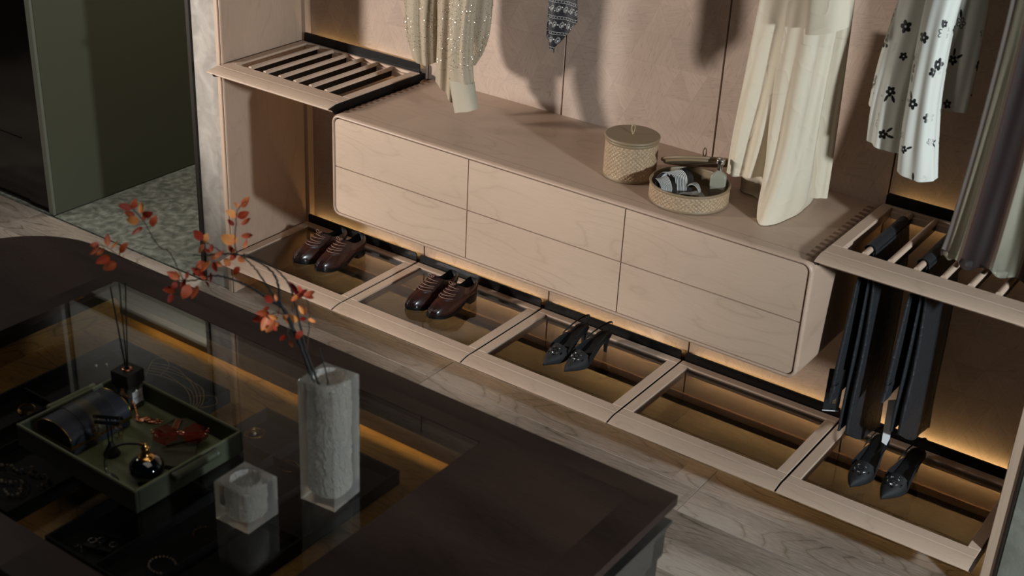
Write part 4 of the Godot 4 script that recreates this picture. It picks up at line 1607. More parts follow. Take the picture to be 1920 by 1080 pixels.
	var silk := mat("silk", Color.WHITE, 0.35)
	silk.albedo_texture = T.silk
	silk.uv1_scale = Vector3(1.0, 1, 1)
	var folds := [
		[[[-78, 14, 40], [-84, 60, 20], [-60, 82, 2], [-30, 70, 8], [-12, 34, 30], [2, 12, 52]], [[14, 4, -22], [18, 8, -20], [26, 8, -18], [30, 4, -14], [26, 0, -14], [18, 0, -12]]],
		[[[-104, 20, 10], [-96, 56, 24], [-70, 62, 44], [-44, 40, 62], [-40, 14, 76]], [[6, 2, -18], [12, 8, -16], [20, 4, -14], [20, -2, -10], [12, 0, -8]]],
		[[[-20, 8, 70], [0, 30, 58], [26, 34, 40], [50, 36, 24], [78, 14, 18]], [[8, 4, 20], [8, 8, 20], [10, 4, 20], [10, 0, 18], [8, 0, 12]]],
		[[[-30, 8, -10], [-2, 44, -6], [24, 52, 0], [44, 34, 10], [60, 8, 26]], [[6, 4, 18], [8, 6, 22], [8, 4, 22], [10, 2, 20], [10, 0, 12]]],
		[[[20, 8, 88], [44, 26, 70], [66, 30, 50], [88, 26, 34], [98, 8, 30]], [[10, 0, 14], [10, 6, 16], [10, 6, 16], [8, 4, 14], [6, 0, 8]]],
	]
	for f in folds:
		var m0 := []
		var h0 := []
		for q in f[0]: m0.append(V(q))
		for q in f[1]: h0.append(V(q) * 1.15)
		var mb := MB.new()
		strip(mb, spline(m0, 7), spline(h0, 7), 0.0016, 10, 0.004)
		part("fold", mb, silk, sc)


# ---------------------------------------------------------------- island
func flat_slab(mb: MB, poly: Array, y0: float, y1: float) -> void:   # a plan outline in (x, z) with height
	var p := PackedVector2Array()
	for q in poly: p.append(Vector2(q.x, -q.y))
	mb.xf = Transform3D(Basis(Vector3(1, 0, 0), Vector3(0, 0, -1), Vector3(0, 1, 0)), Vector3(0, y0, 0))
	mb.extrude(p, y1 - y0)
	mb.xf = Transform3D.IDENTITY


func build_island() -> void:
	var t := thing("jewellery_island", "dark walnut island with a big glass display top, in front of the wardrobe", "island")
	var ox0 := 0.957
	var ox1 := 2.298
	var oz0 := 1.852
	var oz1 := 2.748
	var zb := 1.735
	var zf := 2.866
	var xr := 2.791
	var xl := 0.425
	var R := 0.30
	var top := MB.new()
	var left := []
	left.append(Vector2(1.6, zb))
	for i in 17:
		var a := PI / 2 + PI / 2 * i / 16.0
		left.append(Vector2(xl + R + R * cos(a), zb + R - R * sin(a)))
	for i in 17:
		var a := PI + PI / 2 * i / 16.0
		left.append(Vector2(xl + R + R * cos(a), zf - R - R * sin(a)))
	left.append_array([Vector2(1.6, zf), Vector2(1.6, oz1), Vector2(ox0, oz1), Vector2(ox0, oz0), Vector2(1.6, oz0)])
	flat_slab(top, left, TOP_Y - 0.024, TOP_Y)
	flat_slab(top, [Vector2(1.6, zb), Vector2(1.6, oz0), Vector2(ox1, oz0), Vector2(ox1, oz1), Vector2(1.6, oz1), Vector2(1.6, zf), Vector2(xr - 0.003, zf), Vector2(xr, zf - 0.003), Vector2(xr, zb + 0.003), Vector2(xr - 0.003, zb)], TOP_Y - 0.024, TOP_Y)
	part("top", top, M.walnut, t)
	var gl := MB.new()
	gl.span(Vector3(ox0 + 0.001, TOP_Y - 0.008, oz0 + 0.001), Vector3(ox1 - 0.001, TOP_Y - 0.0004, oz1 - 0.001), 0.0004)
	part("glass_panel", gl, M.island_glass, t)
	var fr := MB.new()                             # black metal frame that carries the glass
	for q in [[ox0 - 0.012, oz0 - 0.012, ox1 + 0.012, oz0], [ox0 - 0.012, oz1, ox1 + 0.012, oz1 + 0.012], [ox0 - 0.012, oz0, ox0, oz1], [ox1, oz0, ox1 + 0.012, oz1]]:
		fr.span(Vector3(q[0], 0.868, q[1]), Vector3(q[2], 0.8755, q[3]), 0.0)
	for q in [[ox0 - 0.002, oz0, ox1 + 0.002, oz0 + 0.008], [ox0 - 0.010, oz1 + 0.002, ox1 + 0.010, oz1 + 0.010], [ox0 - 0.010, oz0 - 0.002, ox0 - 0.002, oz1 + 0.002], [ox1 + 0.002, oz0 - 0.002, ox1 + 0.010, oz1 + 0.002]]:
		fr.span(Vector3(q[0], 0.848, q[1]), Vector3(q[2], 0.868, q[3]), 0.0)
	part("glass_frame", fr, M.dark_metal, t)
	# the display well: gold veneer floor, veneer walls
	var wf := MB.new()
	wf.span(Vector3(ox0 - 0.02, 0.770, oz0 - 0.02), Vector3(ox1 + 0.02, 0.785, oz1 + 0.02))
	part("well_floor", wf, M.oak_gold, t)
	var wb := MB.new()
	wb.span(Vector3(ox0 - 0.02, 0.785, oz0 - 0.022), Vector3(ox1 + 0.02, 0.848, oz0 - 0.008))
	part("well_back", wb, M.oak_grey, t)
	var wl := MB.new()
	wl.span(Vector3(ox0 - 0.022, 0.785, oz0 - 0.008), Vector3(ox0 - 0.008, 0.848, oz1 + 0.02))
	wl.span(Vector3(ox1 + 0.008, 0.785, oz0 - 0.008), Vector3(ox1 + 0.022, 0.848, oz1 + 0.02))
	wl.span(Vector3(ox0 - 0.008, 0.785, oz1 + 0.006), Vector3(ox1 + 0.008, 0.848, oz1 + 0.02))
	part("well_side", wl, M.oak_gold, t)
	var ch := MB.new()                             # invented glowing strip, added behind the far frame to brighten the well
	ch.span(Vector3(ox0 + 0.10, 0.860, oz0 - 0.007), Vector3(ox1 - 0.01, 0.864, oz0 - 0.001))
	part("added_glow_strip", ch, M.led_warm, t)
	area(t, Vector3((ox0 + ox1) / 2 + 0.045, 0.8585, oz0 - 0.004), Vector3(0, -1, 0.12), Vector2(1.2, 0.005), Color(1.0, 0.84, 0.56), WELL_FILL)
	# body
	var bd := MB.new()
	flat_slab(bd, [Vector2(0.75, zb + 0.03), Vector2(0.55, zb + 0.10), Vector2(0.46, zb + 0.28), Vector2(0.46, zf - 0.28), Vector2(0.55, zf - 0.10), Vector2(0.75, zf - 0.03), Vector2(2.745, zf - 0.03), Vector2(2.745, zb + 0.03)], 0.0, 0.768)
	part("body", bd, M.walnut_side, t)
	var nk := MB.new()                             # recessed neck under the top, the shade there painted as near-black
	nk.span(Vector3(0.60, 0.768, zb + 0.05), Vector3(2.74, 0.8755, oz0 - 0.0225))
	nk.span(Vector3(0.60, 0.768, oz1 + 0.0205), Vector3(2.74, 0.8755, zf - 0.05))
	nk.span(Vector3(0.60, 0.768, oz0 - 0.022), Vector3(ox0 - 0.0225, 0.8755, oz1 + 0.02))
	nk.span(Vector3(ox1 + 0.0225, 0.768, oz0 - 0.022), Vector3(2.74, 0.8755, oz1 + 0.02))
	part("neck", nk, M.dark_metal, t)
	var ep := MB.new()                             # end panel with a moulded head
	ep.xf = Transform3D(Basis.IDENTITY, Vector3(0, 0, zb + 0.012))
	ep.extrude(PackedVector2Array([Vector2(2.7455, 0.0), Vector2(2.762, 0.0), Vector2(2.762, 0.700), Vector2(2.765, 0.712), Vector2(2.772, 0.722), Vector2(2.774, 0.735), Vector2(2.774, 0.790), Vector2(2.777, 0.803), Vector2(2.786, 0.820), Vector2(2.7885, 0.826), Vector2(2.7885, 0.8345), Vector2(2.7455, 0.8345)]), zf - zb - 0.03)
	part("end_panel", ep, M.walnut_side, t)

const WELL_FILL := 0.045  # strength of the light added inside the well


func lined_tray(t: Node3D, w: float, d: float, h: float, divs_x: Array, divs_z: Array, m: Material) -> void:
	var b := MB.new()
	b.span(Vector3(0, 0, 0), Vector3(w, 0.005, d), 0.001)
	part("base", b, m, t)
	var wl := MB.new()
	wl.span(Vector3(0, 0.005, 0), Vector3(w, h, 0.007), 0.0015)
	wl.span(Vector3(0, 0.005, d - 0.007), Vector3(w, h, d), 0.0015)
	wl.span(Vector3(0, 0.005, 0.007), Vector3(0.007, h, d - 0.007), 0.0015)
	wl.span(Vector3(w - 0.007, 0.005, 0.007), Vector3(w, h, d - 0.007), 0.0015)
	part("rim", wl, m, t)
	for x in divs_x:
		var p := MB.new()
		p.span(Vector3(x - 0.003, 0.005, 0.007), Vector3(x + 0.003, h - 0.006, d - 0.007), 0.001)
		part("divider", p, m, t)
	for z in divs_z:
		var p := MB.new()
		p.span(Vector3(0.007, 0.005, z - 0.003), Vector3(w - 0.007, h - 0.008, z + 0.003), 0.001)
		part("divider", p, m, t)


# ---------------------------------------------------------------- the green tray and what it holds
func build_tray_things() -> void:
	var gl := mat("green_leather", Color(0.235, 0.255, 0.19), 0.48)
	relief(gl, "grain", 0.02)
	gl.uv1_triplanar = true
	gl.uv1_scale = Vector3.ONE / 0.06
	mat("green_lining", Color(0.34, 0.355, 0.235), 0.6)
	mat("green_edge", Color(0.36, 0.375, 0.27), 0.5)
	var t := thing("leather_tray", "deep green leather tray with two roll handles, on the glass of the island", "tray", Vector3(1.462, TOP_Y, 2.240), -0.012)
	var w := 0.424
	var d := 0.322
	var h := 0.060
	var wall := 0.009
	for q in [["wall", Vector3(0, 0.001, d - wall), Vector3(w, h, d)], ["wall", Vector3(0, 0.001, 0), Vector3(w, h, wall)], ["wall", Vector3(0, 0.001, wall), Vector3(wall, h, d - wall)], ["wall", Vector3(w - wall, 0.001, wall), Vector3(w, h, d - wall)]]:
		var b := MB.new()
		b.span(q[1], q[2], 0.0022)
		part(q[0], b, gl, t)
	var fl := MB.new()
	fl.span(Vector3(wall, 0.001, wall), Vector3(w - wall, 0.010, d - wall), 0.001)
	part("lining", fl, M.green_lining, t)
	var ed := MB.new()
	var y := h + 0.0002
	for q in [[Vector3(0.003, y, 0.0045), Vector3(w - 0.003, y, 0.0045)], [Vector3(0.003, y, d - 0.0045), Vector3(w - 0.003, y, d - 0.0045)], [Vector3(0.0045, y, 0.003), Vector3(0.0045, y, d - 0.003)], [Vector3(w - 0.0045, y, 0.003), Vector3(w - 0.0045, y, d - 0.003)]]:
		ed.span(q[0] - Vector3(0.0028, 0.001, 0.0028), q[1] + Vector3(0.0028, 0.0008, 0.0028), 0.0006)
	part("rim_edge", ed, M.green_edge, t)
	for x in [-0.010, w + 0.010]:
		var hd := MB.new()
		hd.tube([Vector3(x, h - 0.010, 0.100), Vector3(x, h - 0.010, 0.210)], 0.0105, 20)
		hd.tube([Vector3(x, h - 0.010, 0.088), Vector3(x, h - 0.010, 0.0985)], 0.0112, 20)
		hd.tube([Vector3(x, h - 0.010, 0.2115), Vector3(x, h - 0.010, 0.222)], 0.0112, 20)
		part("handle", hd, M.green_edge if x < 0 else gl, t)
	var fy := TOP_Y + 0.0105

	# reed diffuser: square bottle, black block cap, four reeds
	var r := thing("reed_diffuser", "reed diffuser with a square black cap and a white label, in the tray corner", "reed diffuser", Vector3(1.533, fy, 2.288), 0.10)
	var bt := MB.new()
	bt.box(Vector3(0, 0.033, 0), Vector3(0.052, 0.066, 0.052), 0.004)
	part("bottle", bt, solid_glass("bottle_glass", Color(0.72, 0.75, 0.70), 0.05, 0.03), r)
	var oil := MB.new()
	oil.box(Vector3(0, 0.022, 0), Vector3(0.040, 0.034, 0.040), 0.003)
	part("oil", oil, mat("oil", Color(0.10, 0.095, 0.06), 0.1), r)
	var cap := MB.new()
	cap.box(Vector3(0, 0.0855, 0), Vector3(0.057, 0.038, 0.057), 0.0012)
	part("cap", cap, mat("dark_wood_cap", Color(0.085, 0.07, 0.062), 0.4), r)
	var rg := MB.new()
	rg.lathe([Vector2(0.0075, 0.1046), Vector2(0.0115, 0.1046), Vector2(0.0122, 0.106), Vector2(0.0115, 0.1075), Vector2(0.0085, 0.1078), Vector2(0.0075, 0.1070), Vector2(0.0075, 0.1046)], 28)
	part("ring", rg, M.rose_gold, r)
	var hole_shade := MB.new()  # dark disc painted for the shade inside the opening
	hole_shade.lathe([Vector2(0.0001, 0.1046), Vector2(0.0074, 0.1046), Vector2(0.0074, 0.1054), Vector2(0.0001, 0.1056)], 20)
	part("neck", hole_shade, M.dark_metal, r)
	for q in [[-0.034, -0.004, 0.322], [-0.018, 0.010, 0.332], [0.006, 0.004, 0.345], [0.016, -0.006, 0.347]]:
		var rd := MB.new()
		rd.tube([Vector3(-q[0] * 0.18, 0.02, -q[1] * 0.3), Vector3(q[0], q[2], q[1])], 0.00155, 7)
		part("reed", rd, M.black_satin, r)
	var lb := MB.new()
	lb.box(Vector3(0.0265, 0.034, -0.0015), Vector3(0.0008, 0.036, 0.034), 0.0003)
	part("label", lb, M.white_paper, r)
	var ink := mat("ink", Color(0.08, 0.08, 0.085), 0.7)
	for q in [["MBTLIER", 0.00042, 0.033], ["———————", 0.00022, 0.028]]:
		var tx := TextMesh.new()
		tx.text = q[0]
		tx.font_size = 14
		tx.pixel_size = q[1]
		tx.depth = 0.0002
		var fo := SystemFont.new()
		fo.font_names = PackedStringArray(["Droid Serif"])
		tx.font = fo
		var o := part_mesh("lettering", tx, ink, r)
		o.transform = Transform3D(Basis(Vector3.UP, PI / 2), Vector3(0.0270, q[2], -0.0015))

	# clutch bag
	var c := thing("clutch_bag", "small dark blue clutch bag with a domed lid and a gold frame, in the tray", "clutch bag", Vector3(1.546, fy, 2.436), 0.02)
	var tub := MB.new()
	tub.span(Vector3(-0.0625, 0.0, -0.0885), Vector3(0.0625, 0.0215, 0.0885), 0.005)
	part("base", tub, mat("clutch_leather", Color(0.125, 0.14, 0.17), 0.42), c)
	var fr := MB.new()
	fr.span(Vector3(-0.0655, 0.0205, -0.0915), Vector3(0.0655, 0.0240, 0.0915), 0.001)
	fr.span(Vector3(-0.0655, 0.0250, -0.0915), Vector3(0.0655, 0.0282, 0.0915), 0.001)
	part("gold_frame", fr, mat("antique_gold", Color(0.62, 0.50, 0.28), 0.25, 1.0), c)
	var arc := func(k: float, s: float) -> PackedVector2Array:
		var p := PackedVector2Array()
		for i in 25:
			var a := PI * i / 24.0
			p.append(Vector2(0.0625 * k * cos(a), 0.0285 + 0.046 * s * pow(sin(a), 0.75)))
		return p
	var shell := MB.new()
	shell.xf = Transform3D(Basis.IDENTITY, Vector3(0, 0, -0.0875))
	shell.extrude(arc.call(1.0, 1.0), 0.175, false)
	part("lid", shell, M.clutch_leather, c)
	for z in [-0.0885, 0.0885]:
		var pp := MB.new()
		var pts := []
		for q in arc.call(1.0, 1.0): pts.append(Vector3(q.x, q.y, z))
		pp.tube(pts, 0.0014, 7)
		part("piping", pp, M.antique_gold, c)
	var bands := [[-0.040, 0.034, 1.014, "clutch_leather"], [-0.006, 0.026, 1.022, "clutch_ribbed"], [0.022, 0.024, 1.03, "clutch_leather"]]
	var rb := mat("clutch_ribbed", Color(0.30, 0.275, 0.205), 0.4)
	rb.metallic = 0.5
	for bq in bands:                                # pleated bands laid across the dome
		var bm := MB.new()
		for k in 9:
			var z: float = bq[0] + bq[1] * (k / 8.0 - 0.5)
			var pts := []
			for q in arc.call(bq[2], bq[2]): pts.append(Vector3(q.x, q.y, z + 0.010 * q.x / 0.0625))
			bm.tube(pts, bq[1] / 17.0, 6)
		part("band", bm, M[bq[3]], c)

	# earring stand with two pairs of earrings
	var e := thing("earring_stand", "black two-tier earring stand holding dangling gold earrings, in the tray", "earring stand", Vector3(1.668, fy, 2.458), 0.55)
	var ft := MB.new()
	ft.lathe([Vector2(0.001, 0.0), Vector2(0.019, 0.0), Vector2(0.020, 0.003), Vector2(0.017, 0.010), Vector2(0.010, 0.022), Vector2(0.006, 0.034), Vector2(0.001, 0.036)], 20)
	part("foot", ft, M.black_satin, e)
	for x in [-0.0045, 0.0045]:
		var po := MB.new()
		po.tube([Vector3(x, 0.03, 0), Vector3(x, 0.102, 0)], 0.0021, 8)
		part("post", po, M.black_satin, e)
	for q in [[0.104, 0.0, 0.036], [0.094, 0.009, 0.030]]:
		var bar := MB.new()
		bar.box(Vector3(0, q[0], q[1]), Vector3(q[2] * 2.0, 0.010, 0.003), 0.0006)
		part("bar", bar, M.black_satin, e)
	for q in [[-0.031, 0.0025, "gold", 0.0], [0.027, 0.0025, "gold", 0.002], [-0.018, 0.0115, "steel", 0.004], [0.020, 0.0115, "steel", 0.0]]:
		var er := MB.new()
		var x: float = q[0]
		er.tube([Vector3(x, 0.107, q[1]), Vector3(x + 0.0015, 0.103, q[1] + 0.002), Vector3(x, 0.096, q[1] + 0.002), Vector3(x, 0.088, q[1] + 0.002)], 0.0005, 5)
		var rows := [[0.088, 0.001], [0.082, 0.0065], [0.072, 0.0085], [0.060, 0.0065], [0.052, 0.0025]]
		for k in rows.size() - 1:
			er.tube([Vector3(x - rows[k][1], rows[k][0], q[1] + 0.002), Vector3(x + rows[k][1], rows[k][0], q[1] + 0.002)], 0.0011, 6)
		er.tube([Vector3(x, 0.088, q[1] + 0.002), Vector3(x - 0.0085, 0.072, q[1] + 0.002), Vector3(x, 0.050, q[1] + 0.002)], 0.0008, 6)
		er.tube([Vector3(x, 0.088, q[1] + 0.002), Vector3(x + 0.0085, 0.072, q[1] + 0.002), Vector3(x, 0.050, q[1] + 0.002)], 0.0008, 6)
		for k in 4:
			er.tube([Vector3(x + (k - 1.5) * 0.003, 0.060, q[1] + 0.002), Vector3(x + (k - 1.5) * 0.0034, 0.032 + 0.004 * (k % 2), q[1] + 0.003)], 0.0006, 5)
		part("earring", er, M[q[2]], e)

	# round atomiser with a hose and a bulb
	var a := thing("perfume_atomiser", "round dark blue perfume atomiser with gold neck, in the front corner of the tray", "perfume bottle", Vector3(1.806, fy, 2.470))
	var bo := MB.new()
	bo.lathe([Vector2(0.001, 0.001), Vector2(0.022, 0.0), Vector2(0.030, 0.006), Vector2(0.0395, 0.020), Vector2(0.0410, 0.030), Vector2(0.0385, 0.041), Vector2(0.030, 0.052), Vector2(0.018, 0.0585), Vector2(0.010, 0.060), Vector2(0.001, 0.060)], 40)
	var bg := mat("blue_bottle", Color(0.015, 0.035, 0.05), 0.04)
	bg.clearcoat_enabled = true
	bg.clearcoat = 1.0
	bg.clearcoat_roughness = 0.02
	part("bottle", bo, bg, a)
	var nk := MB.new()
	nk.lathe([Vector2(0.019, 0.0575), Vector2(0.0195, 0.0600), Vector2(0.015, 0.0625), Vector2(0.0095, 0.0660), Vector2(0.0090, 0.0720), Vector2(0.0085, 0.0800), Vector2(0.0100, 0.0820), Vector2(0.0095, 0.0850), Vector2(0.0050, 0.0880), Vector2(0.0042, 0.0950), Vector2(0.001, 0.0975)], 28)
	part("neck", nk, M.gold, a)
	var nz := MB.new()
	nz.tube([Vector3(-0.003, 0.0915, 0.002), Vector3(-0.017, 0.0915, 0.006)], 0.0032, 12)
	part("nozzle", nz, M.gold, a)
	var hs := MB.new()
	var hp := spline([Vector3(-0.016, 0.0915, 0.006), Vector3(-0.050, 0.084, 0.020), Vector3(-0.078, 0.064, 0.036), Vector3(-0.084, 0.040, 0.048), Vector3(-0.074, 0.022, 0.056)], 8)
	hs.tube(hp, 0.0031, 10)
	part("hose", hs, M.black_satin, a)
	var tp := MB.new()
	tp.tube([Vector3(-0.0755, 0.025, 0.055), Vector3(-0.068, 0.0145, 0.059)], 0.0038, 10)
	part("hose_tip", tp, M.steel, a)
	var bu := MB.new()
	bu.xf = Transform3D(Basis(Quaternion(Vector3.UP, Vector3(1.0, 0.02, 0.05).normalized())), Vector3(-0.068, 0.0115, 0.060))
	bu.lathe([Vector2(0.001, -0.002), Vector2(0.005, 0.002), Vector2(0.0105, 0.012), Vector2(0.0112, 0.022), Vector2(0.009, 0.034), Vector2(0.004, 0.042), Vector2(0.001, 0.043)], 20)
	part("bulb", bu, mat("brown_rubber", Color(0.10, 0.06, 0.045), 0.4), a)

	# leather pouch, sunglasses on it, gold tassel chain
	var p := thing("leather_pouch", "folded olive leather pouch with a gold clasp, under the sunglasses", "pouch", Vector3(0, fy, 0))
	var pb := MB.new()
	flat_slab(pb, [Vector2(1.676, 2.275), Vector2(1.752, 2.262), Vector2(1.846, 2.362), Vector2(1.828, 2.412), Vector2(1.772, 2.436), Vector2(1.690, 2.352)], 0.0, 0.012)
	part("body", pb, mat("olive_leather", Color(0.20, 0.195, 0.10), 0.5), p)
	var pf := MB.new()
	strip(pf, [Vector3(1.684, 0.013, 2.300), Vector3(1.700, 0.021, 2.300), Vector3(1.725, 0.022, 2.300), Vector3(1.752, 0.020, 2.312), Vector3(1.772, 0.0135, 2.330)], [Vector3(0.008, 0, -0.035), Vector3(0.012, 0, -0.038), Vector3(0.014, 0, -0.038), Vector3(0.016, 0, -0.040), Vector3(0.018, 0, -0.038)], 0.003, 8)
	part("flap", pf, M.olive_leather, p)
	var pc := MB.new()
	pc.xf = Transform3D(Basis.from_euler(Vector3(0, 0.62, 0.05)), Vector3(1.716, 0.0255, 2.300))
	pc.box(Vector3.ZERO, Vector3(0.016, 0.002, 0.048), 0.0008)
	for k in 9:
		pc.box(Vector3(0, 0.0014, -0.020 + 0.005 * k), Vector3(0.011, 0.0016, 0.0028), 0.0006)
	part("clasp", pc, M.rose_gold, p)

	var s := thing("sunglasses", "rimless amber sunglasses with gold hinges, lying on the leather pouch", "sunglasses", Vector3(1.772, fy + 0.0235, 2.338), 0.74)
	var amber := pane("amber_lens", Color(0.30, 0.075, 0.03), 0.42)
	for sd in [-1.0, 1.0]:
		var ln := MB.new()
		var poly := PackedVector2Array()
		for i in 28:
			var a2 := TAU * i / 28.0
			var rr := 0.0265 * (1.0 - 0.05 * cos(6.0 * a2))
			poly.append(Vector2(rr * 1.12 * cos(a2) * (1.0 + 0.04 * sd * sin(a2)), rr * 0.88 * sin(a2)))
		ln.xf = Transform3D(Basis.from_euler(Vector3(-0.62, 0.05 * sd, 0)), Vector3(sd * 0.0345, 0.016, 0.0))
		ln.extrude(poly, 0.0018, false)
		part("lens", ln, amber, s)
		var tm := MB.new()                           # temples folded behind
		tm.tube([Vector3(sd * 0.066, 0.018, -0.004), Vector3(sd * 0.068, 0.012, -0.014), Vector3(sd * 0.030, 0.007, -0.016 - 0.003 * sd), Vector3(-sd * 0.045, 0.003, -0.018 - 0.003 * sd), Vector3(-sd * 0.062, -0.004, -0.020)], [0.0020, 0.0022, 0.0024, 0.0030, 0.0026], 8)
		part("temple", tm, mat("temple_red", Color(0.42, 0.11, 0.07), 0.25) if sd < 0 else M.temple_red, s)
		var hg := MB.new()
		for k in 4:
			hg.ball(Vector3(sd * (0.066 - 0.004 * k), 0.030 - 0.007 * k + 0.002 * (k % 2), 0.0005), 0.0022, 8)
		part("hinge", hg, M.rose_gold, s)
	var bg2 := MB.new()
	bg2.tube([Vector3(-0.009, 0.022, 0.001), Vector3(-0.003, 0.0255, 0.002), Vector3(0.003, 0.0255, 0.002), Vector3(0.009, 0.022, 0.001)], 0.0012, 8)
	bg2.tube([Vector3(-0.008, 0.016, 0.001), Vector3(0.0, 0.018, 0.002), Vector3(0.008, 0.016, 0.001)], 0.0012, 8)
	part("bridge", bg2, M.rose_gold, s)
	var g := thing("tassel_chain", "rose gold braided chain ending in a loose tassel, on the tray floor", "necklace", Vector3(0, fy, 0))
	var ch := MB.new()
	for q in [0.0, 2.1, 4.2]:
		var pts := []
		for i in 34:
			var u := i / 33.0
			var ctr := Vector3(lerpf(1.530, 1.592, u), 0.006 + 0.048 * pow(1.0 - u, 1.4), lerpf(2.306, 2.318, u) - 0.010 * sin(u * PI))
			pts.append(ctr + Vector3(0, 0.0028 * sin(u * 26.0 + q), 0.0028 * cos(u * 26.0 + q)))
		ch.tube(pts, 0.0022, 6)
	part("braid", ch, M.rose_gold, g)
	var ts := MB.new()
	var rr2 := RandomNumberGenerator.new()
	rr2.seed = 44
	for k in 11:
		var pts := [Vector3(1.590, 0.004, 2.318)]
		for i in 6:
			pts.append(Vector3(1.596 + 0.009 * (i + 1) + rr2.randf_range(-0.004, 0.004), 0.0025 + 0.0012 * (k % 4), 2.318 - 0.004 * i + rr2.randf_range(-0.011, 0.011)))
		ts.tube(spline(pts, 4), 0.0013, 5)
	part("tassel", ts, M.rose_gold, g)


# ---------------------------------------------------------------- vase, branches, crystal cube
func crystal_block(called: String, label: String, category: String, at: Vector3, turn: float, w: float, h: float, bore: float, floor_h: float, clear: Material, rippled: Material, sd: int) -> Node3D:
	var t := thing(called, label, category, at, turn)
	var n := 80
	var nz := noise(sd, 1.0, 3)
	var mb := MB.new()
	var sq := func(k: float, hw: float) -> Vector2:      # k-th point of a square outline
		var a := TAU * k / n
		var d := Vector2(cos(a), sin(a))
		return d * (hw / max(abs(d.x), abs(d.y)))
	var c := 0.0025
	var rows := []
	for q in [[0.0, -c], [c, 0.0], [h - c, 0.0], [h, -c]]:
		var ring := PackedVector3Array()
		for j in n:
			var p: Vector2 = sq.call(float(j), w / 2 + q[1])
			ring.append(Vector3(p.x, q[0], -p.y))
		rows.append(ring)
	var low := PackedVector3Array()
	for j in n: low.append(Vector3(rows[0][j].x * 0.001, 0, rows[0][j].z * 0.001))
	mb.grid([low, rows[0]], true)
	# the flat sides get their own corners so that they stay flat
	for k in 4:
		var seg := []
		for i in [1, 2]:
			var r := PackedVector3Array()
			for j in 21: r.append(rows[i][(k * 20 + j + 10) % n])
			seg.append(r)
		mb.grid(seg)
	mb.grid([rows[0], rows[1]], true)
	mb.grid([rows[2], rows[3]], true)
	var bores := []
	var lv := 64
	for i in lv + 1:
		var y := lerpf(h, floor_h, i / float(lv))
		var ring := PackedVector3Array()
		for j in n:
			var a := TAU * j / n
			var v := nz.get_noise_3d(cos(a) * 2.6, y * 34.0, sin(a) * 2.6)
			var rad := bore * (1.0 + (0.11 * v + 0.05 * nz.get_noise_3d(cos(a) * 9.0, y * 95.0, sin(a) * 9.0) + 0.03 * sin(a * 11.0 + v * 7.0)) * (1.0 if i > 0 else 0.2))
			ring.append(Vector3(rad * cos(a), y, -rad * sin(a)))
		bores.append(ring)
	mb.grid([rows[3], bores[0]], true)
	part("block", mb, clear, t)
	var well := MB.new()
	for i in lv:
		for j in n:                                # small broken facets, each flat
			var q := (j + 1) % n
			well.tri(bores[i][j], bores[i][q], bores[i + 1][q])
			well.tri(bores[i][j], bores[i + 1][q], bores[i + 1][j])
	var last := PackedVector3Array()
	for j in n: last.append(Vector3(bores[lv][j].x * 0.01, floor_h, bores[lv][j].z * 0.01))
	well.grid([bores[lv], last], true)
	part("well", well, rippled, t)
	return t


